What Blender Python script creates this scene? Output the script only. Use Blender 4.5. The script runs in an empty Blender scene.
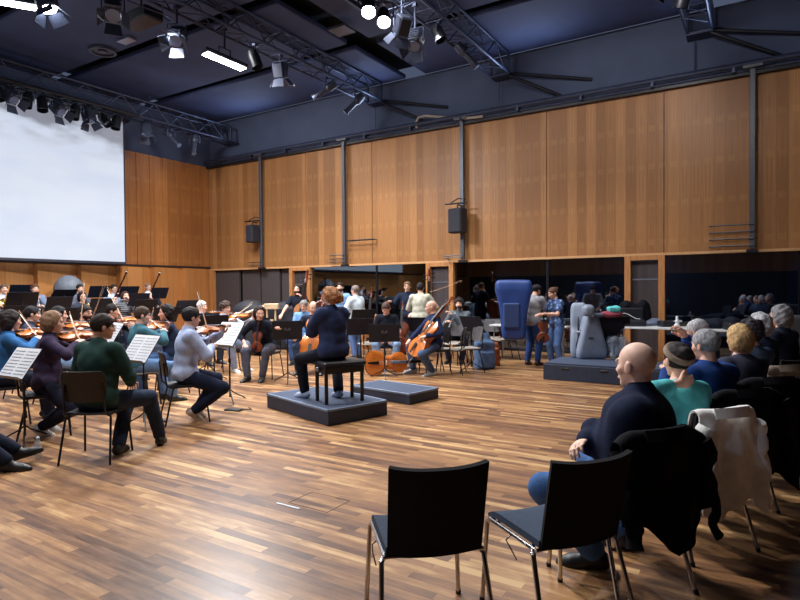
import bpy, math, random
import numpy as np
from mathutils import Vector, Matrix
random.seed(7)
RNG = np.random.RandomState(3)
COL = bpy.context.scene.collection
PI = math.pi
# ------------------------------------------------------------------ camera frame (room: X along the long wall, Y towards it)
YAW = math.radians(32.0)
CAMZ = 1.55
F = 580.0
RV = Vector((math.cos(YAW), math.sin(YAW), 0))
FV = Vector((-math.sin(YAW), math.cos(YAW), 0))
WALL_Y = 13.62
BACK_X = -16.3
def hor(px): return 289.0 - 0.0078 * (px - 400)
def at(px, d, z=0.0):
    p = RV * ((px - 400) / F * d) + FV * d
    return Vector((p.x, p.y, z))
def zat(px, py, d): return CAMZ - (py - hor(px)) / F * d
def at3(px, py, d): return at(px, d, zat(px, py, d))
def fl(px, py, z=0.0):
    return at(px, (CAMZ - z) * F / (py - hor(px)), z)
def onwall(px, py=None, off=0.0):          # point on the long wall
    k = (px - 400) / F
    d = (WALL_Y - off) / (k * RV.y + FV.y)
    return at(px, d, zat(px, py, d) if py is not None else 0)
def onback(px, py=None, X=BACK_X):
    k = (px - 400) / F
    d = X / (k * RV.x + FV.x)
    return at(px, d, zat(px, py, d) if py is not None else 0)
def face(deg): return YAW + math.radians(deg)    # 0 = away from camera, +90 = left, -90 = right

# ------------------------------------------------------------------ materials
MATS = {}
def srgb(c):
    return tuple((x / 12.92 if x <= .04045 else ((x + .055) / 1.055) ** 2.4) for x in [v / 255.0 for v in c])
def mat(name, col, rough=.6, metal=0.0, noise=.12, scale=30, bump=0.0, bscale=80, spec=.5, coat=0, stretch=(1, 1, 1), trans=0, alpha=1):
    if name in MATS: return MATS[name]
    m = bpy.data.materials.new(name); m.use_nodes = True
    nt = m.node_tree; n = nt.nodes; l = nt.links
    b = n['Principled BSDF']
    c = srgb(col) if max(col) > 1.0 else col
    tc = n.new('ShaderNodeTexCoord'); mp = n.new('ShaderNodeMapping'); mp.inputs['Scale'].default_value = stretch
    l.new(tc.outputs['Object'], mp.inputs['Vector'])
    nz = n.new('ShaderNodeTexNoise'); nz.inputs['Scale'].default_value = scale; nz.inputs['Detail'].default_value = 3
    l.new(mp.outputs[0], nz.inputs['Vector'])
    rp = n.new('ShaderNodeValToRGB')
    rp.color_ramp.elements[0].position = .3; rp.color_ramp.elements[1].position = .7
    rp.color_ramp.elements[0].color = tuple(x * (1 - noise) for x in c) + (1,)
    rp.color_ramp.elements[1].color = tuple(min(1, x * (1 + noise)) for x in c) + (1,)
    l.new(nz.outputs['Fac'], rp.inputs['Fac']); l.new(rp.outputs[0], b.inputs['Base Color'])
    b.inputs['Roughness'].default_value = rough; b.inputs['Metallic'].default_value = metal
    b.inputs['Specular IOR Level'].default_value = spec; b.inputs['Coat Weight'].default_value = coat
    b.inputs['Transmission Weight'].default_value = trans; b.inputs['Alpha'].default_value = alpha
    if bump:
        n2 = n.new('ShaderNodeTexNoise'); n2.inputs['Scale'].default_value = bscale
        l.new(tc.outputs['Object'], n2.inputs['Vector'])
        bp = n.new('ShaderNodeBump'); bp.inputs['Strength'].default_value = bump; bp.inputs['Distance'].default_value = .01
        l.new(n2.outputs['Fac'], bp.inputs['Height']); l.new(bp.outputs[0], b.inputs['Normal'])
    MATS[name] = m
    return m
def cloth(col, name=None):
    name = name or 'cloth_%d_%d_%d' % tuple(col)
    return mat(name, col, rough=.9, noise=.18, scale=14, bump=.35, bscale=160, spec=.15)
def emit(name, col, strength):
    if name in MATS: return MATS[name]
    m = bpy.data.materials.new(name); m.use_nodes = True
    n = m.node_tree.nodes; b = n['Principled BSDF']
    b.inputs['Emission Color'].default_value = (*col, 1); b.inputs['Emission Strength'].default_value = strength
    b.inputs['Base Color'].default_value = (*col, 1)
    MATS[name] = m; return m
class NT:
    def __init__(s, name):
        s.m = bpy.data.materials.new(name); s.m.use_nodes = True; s.t = s.m.node_tree
        s.b = s.t.nodes['Principled BSDF']; MATS[name] = s.m
    def n(s, typ, **kw):
        x = s.t.nodes.new('ShaderNode' + typ)
        for k, v in kw.items(): setattr(x, k, v)
        return x
    def l(s, a, b): s.t.links.new(a, b)
    def math(s, op, a, b=None, c=None):
        x = s.n('Math', operation=op)
        for i, v in enumerate((a, b, c)):
            if v is None: continue
            if isinstance(v, (int, float)): x.inputs[i].default_value = v
            else: s.l(v, x.inputs[i])
        return x.outputs[0]
    def ramp(s, fac, stops, interp='LINEAR'):
        r = s.n('ValToRGB'); cr = r.color_ramp; cr.interpolation = interp
        while len(cr.elements) < len(stops): cr.elements.new(.5)
        for e, (p, c) in zip(cr.elements, stops):
            e.position = p; e.color = (*srgb(c), 1)
        s.l(fac, r.inputs[0]); return r.outputs[0]
    def mix(s, fac, a, b, blend='MIX'):
        x = s.n('Mix', data_type='RGBA', blend_type=blend)
        for i, v in ((0, fac), (6, a), (7, b)):
            if isinstance(v, (int, float)): x.inputs[i].default_value = v
            elif isinstance(v, tuple): x.inputs[i].default_value = (*v, 1)
            else: s.l(v, x.inputs[i])
        return x.outputs[2]

def parquet():
    k = NT('parquet'); tc = k.n('TexCoord'); sp = k.n('SeparateXYZ'); k.l(tc.outputs['Object'], sp.inputs[0])
    X, Y = sp.outputs[0], sp.outputs[1]
    W = .066
    row = k.math('FLOOR', k.math('DIVIDE', Y, W))
    wn = k.n('TexWhiteNoise', noise_dimensions='1D'); k.l(row, wn.inputs['W'])
    xo = k.math('ADD', k.math('DIVIDE', X, .8), k.math('MULTIPLY', wn.outputs['Value'], 7.0))
    col = k.math('FLOOR', xo)
    cv = k.n('CombineXYZ'); k.l(row, cv.inputs[0]); k.l(col, cv.inputs[1])
    w2 = k.n('TexWhiteNoise', noise_dimensions='3D'); k.l(cv.outputs[0], w2.inputs['Vector'])
    # grain
    mp = k.n('Mapping'); mp.inputs['Scale'].default_value = (1.6, 26, 1); k.l(tc.outputs['Object'], mp.inputs[0])
    va = k.n('VectorMath', operation='ADD'); k.l(mp.outputs[0], va.inputs[0])
    vs = k.n('VectorMath', operation='SCALE'); k.l(cv.outputs[0], vs.inputs[0]); vs.inputs['Scale'].default_value = 3.7
    k.l(vs.outputs[0], va.inputs[1])
    nz = k.n('TexNoise'); nz.inputs['Scale'].default_value = 1.0; nz.inputs['Detail'].default_value = 5; nz.inputs['Distortion'].default_value = .6
    k.l(va.outputs[0], nz.inputs['Vector'])
    mb = k.n('Mapping'); mb.inputs['Scale'].default_value = (3.2, 9, 1); k.l(tc.outputs['Object'], mb.inputs[0])
    vb = k.n('VectorMath', operation='ADD'); k.l(mb.outputs[0], vb.inputs[0]); k.l(vs.outputs[0], vb.inputs[1])
    nb = k.n('TexNoise'); nb.inputs['Scale'].default_value = 1.0; nb.inputs['Detail'].default_value = 4; nb.inputs['Roughness'].default_value = .6; k.l(vb.outputs[0], nb.inputs['Vector'])
    rowl = k.math('MULTIPLY', k.math('GREATER_THAN', wn.outputs['Value'], .8), .26)
    fac = k.math('ADD', k.math('ADD', k.math('MULTIPLY', w2.outputs['Value'], .66), rowl), k.math('ADD', k.math('MULTIPLY', k.math('SUBTRACT', nz.outputs['Fac'], .5), .8), k.math('MULTIPLY', k.math('SUBTRACT', nb.outputs['Fac'], .45), .9)))
    c = k.ramp(fac, [(0.0, (88, 60, 44)), (.2, (122, 86, 60)), (.42, (152, 110, 73)), (.62, (178, 133, 88)), (.88, (224, 184, 130))])
    # broad wear
    n3 = k.n('TexNoise'); n3.inputs['Scale'].default_value = 1.3; n3.inputs['Detail'].default_value = 4; k.l(tc.outputs['Object'], n3.inputs['Vector'])
    c = k.mix(k.math('MULTIPLY', n3.outputs['Fac'], .35), c, srgb((128, 92, 68)))
    # seams
    fy = k.math('FRACT', k.math('DIVIDE', Y, W)); fx = k.math('FRACT', xo)
    sy = k.math('LESS_THAN', fy, .022); sx = k.math('LESS_THAN', fx, .003)
    seam = k.math('MAXIMUM', sy, sx)
    c = k.mix(k.math('MULTIPLY', seam, .55), c, srgb((60, 40, 30)))
    k.l(c, k.b.inputs['Base Color'])
    r = k.math('ADD', k.math('MULTIPLY', nz.outputs['Fac'], .22), k.math('ADD', .20, k.math('MULTIPLY', n3.outputs['Fac'], .10)))
    k.l(r, k.b.inputs['Roughness']); k.b.inputs['Specular IOR Level'].default_value = .5
    bp = k.n('Bump'); bp.inputs['Strength'].default_value = .06; bp.inputs['Distance'].default_value = .004
    k.l(nz.outputs['Fac'], bp.inputs['Height']); k.l(bp.outputs[0], k.b.inputs['Normal'])
    return k.m
def veneer(name, axis, strip, stops, contrast=.5, rough=.45, feature=True):
    k = NT(name); tc = k.n('TexCoord'); sp = k.n('SeparateXYZ'); k.l(tc.outputs['Object'], sp.inputs[0])
    A = sp.outputs[axis]; Z = sp.outputs[2]
    s = k.math('FLOOR', k.math('DIVIDE', A, strip))
    wn = k.n('TexWhiteNoise', noise_dimensions='1D'); k.l(s, wn.inputs['W'])
    fr = k.math('ABSOLUTE', k.math('SUBTRACT', k.math('FRACT', k.math('DIVIDE', A, strip)), .5))   # book matched
    cv = k.n('CombineXYZ'); k.l(k.math('MULTIPLY', fr, 9.0), cv.inputs[0]); k.l(k.math('MULTIPLY', wn.outputs['Value'], 1.5), cv.inputs[1]); k.l(k.math('MULTIPLY', Z, .8), cv.inputs[2])
    nz = k.n('TexNoise'); nz.inputs['Scale'].default_value = 1.5; nz.inputs['Detail'].default_value = 5; nz.inputs['Distortion'].default_value = .5
    k.l(cv.outputs[0], nz.inputs['Vector'])
    fac = k.math('ADD', k.math('MULTIPLY', wn.outputs['Value'], .38 * contrast * 2), k.math('ADD', .12, k.math('MULTIPLY', nz.outputs['Fac'], .55)))
    c = k.ramp(fac, stops)
    seam = k.math('GREATER_THAN', fr, .488)
    c = k.mix(k.math('MULTIPLY', seam, .22), c, srgb((70, 42, 22)))
    if feature:      # rows of small flame figures where the veneer sheets repeat
        fz = k.math('FRACT', k.math('DIVIDE', Z, .82))
        w = k.math('MULTIPLY', k.math('LESS_THAN', fz, .16), k.math('LESS_THAN', fr, .3))
        n2 = k.n('TexNoise'); n2.inputs['Scale'].default_value = 6; k.l(tc.outputs['Object'], n2.inputs['Vector'])
        w = k.math('MULTIPLY', w, k.math('MULTIPLY', n2.outputs['Fac'], .16))
        c = k.mix(w, c, srgb((222, 168, 104)))
    k.l(c, k.b.inputs['Base Color']); k.b.inputs['Roughness'].default_value = rough
    k.b.inputs['Specular IOR Level'].default_value = .35
    return k.m
PARQ = parquet()
VEN_R = veneer('long_wall_veneer', 0, .215, [(.1, (108, 72, 42)), (.45, (143, 98, 58)), (.8, (178, 128, 80))], .36)
VEN_B = veneer('back_wall_veneer', 1, .46, [(.1, (108, 66, 36)), (.45, (148, 95, 52)), (.8, (182, 122, 70))], .5)
VEN_L = veneer('low_panel_veneer', 1, .55, [(.1, (150, 96, 52)), (.45, (184, 124, 70)), (.8, (206, 146, 90))], .4, feature=False)
WOODF = mat('frame_wood', (176, 120, 70), rough=.5, noise=.2, scale=6, stretch=(6, 6, .6))
NAVYW = mat('upper_wall_paint', (66, 76, 102), rough=.85, noise=.1, scale=2)
CEIL = mat('ceiling_paint', (48, 60, 96), rough=.8, noise=.15, scale=1.5)
CEILD = mat('ceiling_gap_paint', (16, 19, 32), rough=.9)
TRUSS = mat('truss_metal', (58, 66, 88), rough=.45, metal=.6, noise=.2, scale=8)
BLKM = mat('black_metal', (25, 28, 37), rough=.4, metal=.3)
BLKP = mat('black_plastic', (16, 17, 21), rough=.5, noise=.2)
GRYM = mat('grey_pole_metal', (82, 84, 92), rough=.45, metal=.5)
CHROME = mat('chrome', (190, 190, 195), rough=.16, metal=1.0, noise=.05)
STEEL = mat('steel_bright', (170, 175, 190), rough=.3, metal=.9, noise=.05)
UPH = mat('black_upholstery', (20, 21, 27), rough=.85, noise=.2, scale=60, bump=.3, bscale=300, spec=.25)
SEATU = mat('blue_black_upholstery', (50, 66, 88), rough=.7, noise=.15, scale=60, bump=.3, bscale=300, spec=.3)
PAPER = mat('paper', (235, 238, 245), rough=.7, noise=.03, scale=5)
INK = mat('print_ink', (120, 125, 140), rough=.8)
SPRUCE = mat('varnish_top', (198, 112, 44), rough=.25, noise=.25, scale=9, stretch=(14, 1, 1), coat=.5)
MAPLE = mat('varnish_rib', (150, 72, 26), rough=.25, noise=.35, scale=12, stretch=(1, 8, 1), coat=.5)
DVARN = mat('varnish_dark', (112, 50, 26), rough=.25, noise=.3, scale=10, coat=.5)
EBONY = mat('ebony', (18, 15, 15), rough=.35)
PODM = mat('podium_black', (40, 50, 72), rough=.6, noise=.15, scale=10)
PODT = mat('podium_carpet', (62, 74, 98), rough=.85, noise=.15, scale=120, bump=.4, bscale=400)
PODE = mat('podium_edge', (110, 128, 156), rough=.5)

# ------------------------------------------------------------------ mesh helpers
class MB:
    def __init__(s): s.v = []; s.f = []; s.mi = []
    def add(s, vs, fs, mi=0):
        o = len(s.v); s.v += [tuple(v) for v in vs]; s.f += [tuple(i + o for i in f) for f in fs]; s.mi += [mi] * len(fs); return s
    def box(s, c, sz, M=None, mi=0, bev=0.0):
        x, y, z = [q / 2 for q in sz]; c = Vector(c)
        if bev <= 0:
            vs = [Vector((i * x, j * y, k * z)) for i in (-1, 1) for j in (-1, 1) for k in (-1, 1)]
            fs = [(0, 1, 3, 2), (4, 6, 7, 5), (0, 4, 5, 1), (2, 3, 7, 6), (0, 2, 6, 4), (1, 5, 7, 3)]
        else:      # chamfered box
            vs = []; idx = {}
            b = min(bev, x * .9, y * .9, z * .9)
            for i in (-1, 1):
                for j in (-1, 1):
                    for k in (-1, 1):
                        for a in range(3):
                            p = [i * x, j * y, k * z]
                            for q in range(3):
                                if q != a: p[q] -= (i, j, k)[q] * b
                            idx[(i, j, k, a)] = len(vs); vs.append(Vector(p))
            fs = []
            for a in range(3):
                o = [q for q in range(3) if q != a]
                for sg in (-1, 1):
                    q = []
                    for u, w in ((-1, -1), (1, -1), (1, 1), (-1, 1)):
                        t = [0, 0, 0]; t[a] = sg; t[o[0]] = u; t[o[1]] = w; q.append(idx[(*t, a)])
                    flip = (sg > 0) == (a == 1)
                    fs.append(tuple(q[::-1] if flip else q))
            for a in range(3):
                o = [q for q in range(3) if q != a]
                for u in (-1, 1):
                    for w in (-1, 1):
                        t0 = [0, 0, 0]; t0[a] = -1; t0[o[0]] = u; t0[o[1]] = w
                        t1 = list(t0); t1[a] = 1
                        fs.append((idx[(*t0, o[0])], idx[(*t0, o[1])], idx[(*t1, o[1])], idx[(*t1, o[0])]))
            for i in (-1, 1):
                for j in (-1, 1):
                    for k in (-1, 1): fs.append((idx[(i, j, k, 0)], idx[(i, j, k, 1)], idx[(i, j, k, 2)]))
        vs = [(M @ v if M else v) + c for v in vs] if not (M and len(M) == 4) else [M @ (v + c) for v in vs]
        return s.add(vs, fs, mi)
    def tube(s, pts, r, n=10, mi=0, closed=False, r2=None, flat=1.0):
        pts = [Vector(p) for p in pts]; m = len(pts); rings = []
        prev = None
        for i, p in enumerate(pts):
            if i == 0: t = pts[1] - pts[0]
            elif i == m - 1: t = pts[-1] - pts[-2]
            else: t = (pts[i + 1] - p).normalized() + (p - pts[i - 1]).normalized()
            t.normalize()
            if prev is None:
                a = Vector((0, 0, 1)) if abs(t.z) < .9 else Vector((1, 0, 0))
                u = t.cross(a).normalized()
            else: u = (prev - t * prev.dot(t)).normalized()
            prev = u; w = t.cross(u)
            rr = r[i] if isinstance(r, (list, tuple)) else (r if r2 is None else r + (r2 - r) * i / (m - 1))
            rings.append([p + (u * math.cos(2 * PI * k / n) + w * math.sin(2 * PI * k / n) * flat) * rr for k in range(n)])
        vs = [v for rg in rings for v in rg]; fs = []
        for i in range(m - 1):
            for k in range(n): fs.append((i * n + k, i * n + (k + 1) % n, (i + 1) * n + (k + 1) % n, (i + 1) * n + k))
        fs.append(tuple(range(n))[::-1]); fs.append(tuple((m - 1) * n + k for k in range(n)))
        return s.add(vs, fs, mi)
    def lathe(s, prof, n=20, M=None, mi=0):      # prof: (r, z)
        vs = []; fs = []; m = len(prof)
        for r, z in prof:
            for k in range(n): vs.append(Vector((r * math.cos(2 * PI * k / n), r * math.sin(2 * PI * k / n), z)))
        for i in range(m - 1):
            for k in range(n): fs.append((i * n + k, i * n + (k + 1) % n, (i + 1) * n + (k + 1) % n, (i + 1) * n + k))
        fs.append(tuple(range(n))[::-1]); fs.append(tuple((m - 1) * n + k for k in range(n)))
        if M: vs = [M @ v for v in vs]
        return s.add(vs, fs, mi)
    def prism(s, out, z0, z1, M=None, mi=0):
        n = len(out); vs = [Vector((x, y, z0)) for x, y in out] + [Vector((x, y, z1)) for x, y in out]
        fs = [tuple(range(n))[::-1], tuple(range(n, 2 * n))] + [(i, (i + 1) % n, n + (i + 1) % n, n + i) for i in range(n)]
        if M: vs = [M @ v for v in vs]
        return s.add(vs, fs, mi)
    def slab(s, fn, nu, nv, th, mi=0):          # curved solid sheet, fn(u,v) in 0..1
        P = [[Vector(fn(i / nu, j / nv)) for j in range(nv + 1)] for i in range(nu + 1)]
        A = []; B = []
        for i in range(nu + 1):
            for j in range(nv + 1):
                du = P[min(i + 1, nu)][j] - P[max(i - 1, 0)][j]; dv = P[i][min(j + 1, nv)] - P[i][max(j - 1, 0)]
                nn = du.cross(dv); nn = nn.normalized() if nn.length > 1e-9 else Vector((0, 0, 1))
                A.append(P[i][j] + nn * th / 2); B.append(P[i][j] - nn * th / 2)
        W = nv + 1; N = len(A); fs = []
        for i in range(nu):
            for j in range(nv):
                q = (i * W + j, (i + 1) * W + j, (i + 1) * W + j + 1, i * W + j + 1)
                fs.append(q); fs.append(tuple(N + x for x in q[::-1]))
        for i in range(nu):
            a, b = i * W, (i + 1) * W; fs.append((a, N + a, N + b, b))
            a, b = i * W + nv, (i + 1) * W + nv; fs.append((b, N + b, N + a, a))
        for j in range(nv):
            a, b = j, j + 1; fs.append((b, N + b, N + a, a))
            a, b = nu * W + j, nu * W + j + 1; fs.append((a, N + a, N + b, b))
        return s.add(A + B, fs, mi)
    def build(s, name, mats, parent=None, smooth=35):
        me = bpy.data.meshes.new(name); me.from_pydata(s.v, [], s.f)
        ms = mats if isinstance(mats, (list, tuple)) else [mats]
        for m in ms: me.materials.append(m)
        if any(s.mi): me.polygons.foreach_set('material_index', s.mi)
        if smooth:
            me.polygons.foreach_set('use_smooth', [True] * len(me.polygons))
            try: me.set_sharp_from_angle(angle=math.radians(smooth))
            except Exception: pass
        me.update()
        o = bpy.data.objects.new(name, me); COL.objects.link(o)
        if parent: o.parent = parent
        return o
def tag(o, label=None, cat=None, group=None, kind=None):
    if label: o['label'] = label
    if cat: o['category'] = cat
    if group: o['group'] = group
    if kind: o['kind'] = kind
    return o
def empty(name, loc=(0, 0, 0), rz=0.0, M=None):
    o = bpy.data.objects.new(name, None); COL.objects.link(o); o.empty_display_size = .1
    if M is not None: o.matrix_world = M
    else: o.location = loc; o.rotation_euler = (0, 0, rz)
    return o
CHILD = {}
def kids(o): return [c for c in bpy.data.objects if c.parent == o]
def copy_tree(o, parent=None):
    c = o.copy(); COL.objects.link(c); c.parent = parent
    for ch in kids(o): copy_tree(ch, c)
    return c
def struct(o): o['kind'] = 'structure'; return o
class Proto:
    """the first use moves the original, later uses copy it with its parts"""
    def __init__(s, root): s.root = root; s.used = False
    def put(s, M=None, loc=None, rz=0, label=None, cat=None, group=None, scale=None):
        o = s.root if not s.used else copy_tree(s.root)
        s.used = True
        if M is not None: o.matrix_world = M
        else:
            o.location = loc; o.rotation_euler = (0, 0, rz)
        if scale: o.scale = (scale,) * 3
        tag(o, label, cat, group)
        return o
def frame(o, y, z):      # matrix with origin o, local Y along y and Z near z
    y = Vector(y).normalized(); z = Vector(z); z = (z - y * z.dot(y)).normalized(); x = y.cross(z)
    M = Matrix((x, y, z)).transposed().to_4x4(); M.translation = Vector(o); return M
# ------------------------------------------------------------------ implicit surfaces (smooth unions meshed with surface nets)
def arr(v): return np.array(v, dtype=np.float32)
class SDF:
    def __init__(s, h=.012, k=.03): s.h = h; s.k = k; s.p = []; s.cuts = []; s.sub = []
    def cap(s, a, b, r1, r2=None, k=None): s.p.append(('c', arr(a), arr(b), r1, r1 if r2 is None else r2, s.k if k is None else k)); return s
    def ell(s, c, r, B=None, k=None): s.p.append(('e', arr(c), arr(r), None if B is None else arr(B), 0, s.k if k is None else k)); return s
    def rbox(s, c, hs, rad, B=None, k=None): s.p.append(('b', arr(c), arr(hs), None if B is None else arr(B), rad, s.k if k is None else k)); return s
    def cut(s, fn): s.cuts.append(fn); return s
    def bounds(s):
        lo = []; hi = []
        for q in s.p:
            if q[0] == 'c':
                r = max(q[3], q[4]); lo.append(np.minimum(q[1], q[2]) - r); hi.append(np.maximum(q[1], q[2]) + r)
            elif q[0] == 'e':
                r = q[2].max(); lo.append(q[1] - r); hi.append(q[1] + r)
            else:
                r = float(np.linalg.norm(q[2])) + q[4]; lo.append(q[1] - r); hi.append(q[1] + r)
        return np.min(lo, 0), np.max(hi, 0)
    def mesh(s, noise=0.0, infl=0.0, nf=14.0, seed=0, nfun=None):
        h = s.h; lo, hi = s.bounds(); m = 3 * h + infl + noise; lo = lo - m; hi = hi + m
        n = np.ceil((hi - lo) / h).astype(int) + 1
        ax = [lo[i] + h * np.arange(n[i], dtype=np.float32) for i in range(3)]
        D = np.full(n, 1.0, dtype=np.float32)
        for q in s.p:
            k = q[5]; t = q[0]
            if t == 'c': r = max(q[3], q[4]); a = np.minimum(q[1], q[2]) - r; b = np.maximum(q[1], q[2]) + r
            elif t == 'e': r = q[2].max(); a = q[1] - r; b = q[1] + r
            else: r = float(np.linalg.norm(q[2])) + q[4]; a = q[1] - r; b = q[1] + r
            mg = k + 3 * h + infl + noise
            i0 = np.maximum(((a - mg - lo) / h).astype(int), 0); i1 = np.minimum(((b + mg - lo) / h).astype(int) + 2, n)
            sl = tuple(slice(i0[i], i1[i]) for i in range(3))
            X = ax[0][sl[0]][:, None, None]; Y = ax[1][sl[1]][None, :, None]; Z = ax[2][sl[2]][None, None, :]
            if t == 'c':
                A, Bp = q[1], q[2]; d = Bp - A; L = max(float(d @ d), 1e-9)
                px, py, pz = X - A[0], Y - A[1], Z - A[2]
                u = np.clip((px * d[0] + py * d[1] + pz * d[2]) / L, 0, 1)
                dd = np.sqrt((px - u * d[0]) ** 2 + (py - u * d[1]) ** 2 + (pz - u * d[2]) ** 2) - (q[3] + (q[4] - q[3]) * u)
            else:
                px, py, pz = X - q[1][0], Y - q[1][1], Z - q[1][2]
                if q[3] is not None:
                    B = q[3]; px, py, pz = (px * B[0][0] + py * B[0][1] + pz * B[0][2], px * B[1][0] + py * B[1][1] + pz * B[1][2], px * B[2][0] + py * B[2][1] + pz * B[2][2])
                if t == 'e':
                    r = q[2]; k0 = np.sqrt((px / r[0]) ** 2 + (py / r[1]) ** 2 + (pz / r[2]) ** 2)
                    k1 = np.sqrt((px / r[0] ** 2) ** 2 + (py / r[1] ** 2) ** 2 + (pz / r[2] ** 2) ** 2) + 1e-6
                    dd = k0 * (k0 - 1) / k1
                else:
                    r = q[2]; ex, ey, ez = np.abs(px) - r[0], np.abs(py) - r[1], np.abs(pz) - r[2]
                    dd = np.sqrt(np.maximum(ex, 0) ** 2 + np.maximum(ey, 0) ** 2 + np.maximum(ez, 0) ** 2) + np.minimum(np.maximum(ex, np.maximum(ey, ez)), 0) - q[4]
            C = D[sl]; hh = np.clip(k - np.abs(C - dd), 0, None) / max(k, 1e-6)
            D[sl] = np.minimum(C, dd) - hh * hh * k * .25
        X = ax[0][:, None, None]; Y = ax[1][None, :, None]; Z = ax[2][None, None, :]
        if noise:
            rr_ = np.random.RandomState(int(abs(seed) * 1000) % 100000 + 1); acc = 0
            for q_ in range(6):      # crossed waves in random directions: folds, locks and creases
                v1 = rr_.normal(size=3); v1 /= np.linalg.norm(v1); v2 = rr_.normal(size=3); v2 /= np.linalg.norm(v2); f = nf * (.7 + .35 * q_); ph = rr_.rand(2) * 6.28
                acc = acc + (1 / (1 + .35 * q_)) * np.sin(f * (v1[0] * X + v1[1] * Y + v1[2] * Z) + ph[0]) * np.sin(f * .8 * (v2[0] * X + v2[1] * Y + v2[2] * Z) + ph[1])
            D += (noise * acc).astype(np.float32)
        if nfun is not None: D += nfun(X, Y, Z)
        D -= infl
        for fn in s.cuts: D = np.maximum(D, fn(X, Y, Z))
        D[0] = D[-1] = 1; D[:, 0] = D[:, -1] = 1; D[:, :, 0] = D[:, :, -1] = 1
        return nets(D, lo, h)
def nets(D, lo, h):
    S = D < 0; sh = tuple(x - 1 for x in D.shape)
    cnt = np.zeros(sh, np.int8)
    cor = [(i, j, k) for i in (0, 1) for j in (0, 1) for k in (0, 1)]
    sub = lambda A, c: A[c[0]:c[0] + sh[0], c[1]:c[1] + sh[1], c[2]:c[2] + sh[2]]
    for c in cor: cnt += sub(S, c)
    I = np.argwhere((cnt > 0) & (cnt < 8))
    if len(I) == 0: return np.zeros((0, 3)), np.zeros((0, 4), int)
    idx = np.full(sh, -1, np.int64); idx[I[:, 0], I[:, 1], I[:, 2]] = np.arange(len(I))
    V = [D[I[:, 0] + c[0], I[:, 1] + c[1], I[:, 2] + c[2]] for c in cor]
    acc = np.zeros((len(I), 3)); num = np.zeros(len(I))
    for a in range(8):
        for b in range(a + 1, 8):
            ca, cb = np.array(cor[a]), np.array(cor[b])
            if np.abs(ca - cb).sum() != 1: continue
            va, vb = V[a], V[b]; m = (va < 0) != (vb < 0)
            t = np.where(m, va / np.where(m, va - vb, 1), 0)
            acc += np.where(m[:, None], ca + t[:, None] * (cb - ca), 0); num += m
    P = lo + (I + acc / num[:, None]) * h
    Q = []
    for axis in range(3):
        o = [x for x in range(3) if x != axis]
        a = [slice(None)] * 3; b = [slice(None)] * 3
        a[axis] = slice(0, -1); b[axis] = slice(1, None)
        sa, sb = S[tuple(a)], S[tuple(b)]
        E = np.argwhere(sa != sb)
        E = E[(E[:, o[0]] > 0) & (E[:, o[1]] > 0) & (E[:, o[0]] < sh[o[0]]) & (E[:, o[1]] < sh[o[1]])]
        if len(E) == 0: continue
        sg = S[E[:, 0], E[:, 1], E[:, 2]]
        def cell(d0, d1):
            c = E.copy(); c[:, o[0]] -= d0; c[:, o[1]] -= d1; return idx[c[:, 0], c[:, 1], c[:, 2]]
        q = np.stack([cell(1, 1), cell(0, 1), cell(0, 0), cell(1, 0)], 1)
        flip = sg if axis != 1 else ~sg
        q[~flip] = q[~flip][:, ::-1]
        Q.append(q)
    Q = np.concatenate(Q); Q = Q[(Q >= 0).all(1)]
    return P, Q
def sobj(name, parts, mats, parent=None, mi=None):
    """parts: list of (verts, quads) joined in one mesh"""
    vs = []; fs = []; o = 0
    for P, Q in parts:
        vs.append(P); fs.append(Q + o); o += len(P)
    V = np.concatenate(vs).astype(np.float32); Fq = np.concatenate(fs).astype(np.int32)
    me = bpy.data.meshes.new(name)
    me.vertices.add(len(V)); me.vertices.foreach_set('co', V.ravel())
    me.loops.add(Fq.size); me.loops.foreach_set('vertex_index', Fq.ravel())
    me.polygons.add(len(Fq)); me.polygons.foreach_set('loop_start', np.arange(len(Fq), dtype=np.int32) * 4)
    try: me.polygons.foreach_set('loop_total', np.full(len(Fq), 4, np.int32))
    except Exception: pass
    for m in (mats if isinstance(mats, list) else [mats]): me.materials.append(m)
    if mi is not None: me.polygons.foreach_set('material_index', mi(V[Fq].mean(1)).astype(np.int32))
    me.polygons.foreach_set('use_smooth', np.ones(len(Fq), dtype=bool))
    me.update(calc_edges=True); me.validate()
    ob = bpy.data.objects.new(name, me); COL.objects.link(ob)
    if parent: ob.parent = parent
    return ob

# ------------------------------------------------------------------ people
def V3(*a): return Vector(a)
def ik(a, b, l1, l2, hint):
    a = Vector(a); b = Vector(b); d = b - a; L = d.length
    if L > (l1 + l2) * .995: b = a + d * ((l1 + l2) * .995 / L); d = b - a; L = d.length
    if L < abs(l1 - l2) * 1.05: L = abs(l1 - l2) * 1.05 + .01; d = d.normalized() * L; b = a + d
    u = d.normalized(); x = (l1 * l1 - l2 * l2 + L * L) / (2 * L); y = math.sqrt(max(l1 * l1 - x * x, 0))
    h = Vector(hint); h = h - u * h.dot(u); h = h.normalized() if h.length > 1e-6 else Vector((0, 0, 1))
    return a + u * x + h * y, b
SKINS = {'a': (226, 178, 156), 'b': (204, 150, 122), 'c': (236, 196, 178), 'd': (150, 100, 74)}
def skin(k): return mat('skin_' + k, SKINS[k], rough=.55, noise=.08, scale=25, bump=.05, bscale=200, spec=.35)
def hairm(c): return mat('hair_%d_%d_%d' % tuple(c), c, spec=.2, rough=.65, noise=.45, scale=60, stretch=(1, 1, .3), bump=.5, bscale=120)
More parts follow.
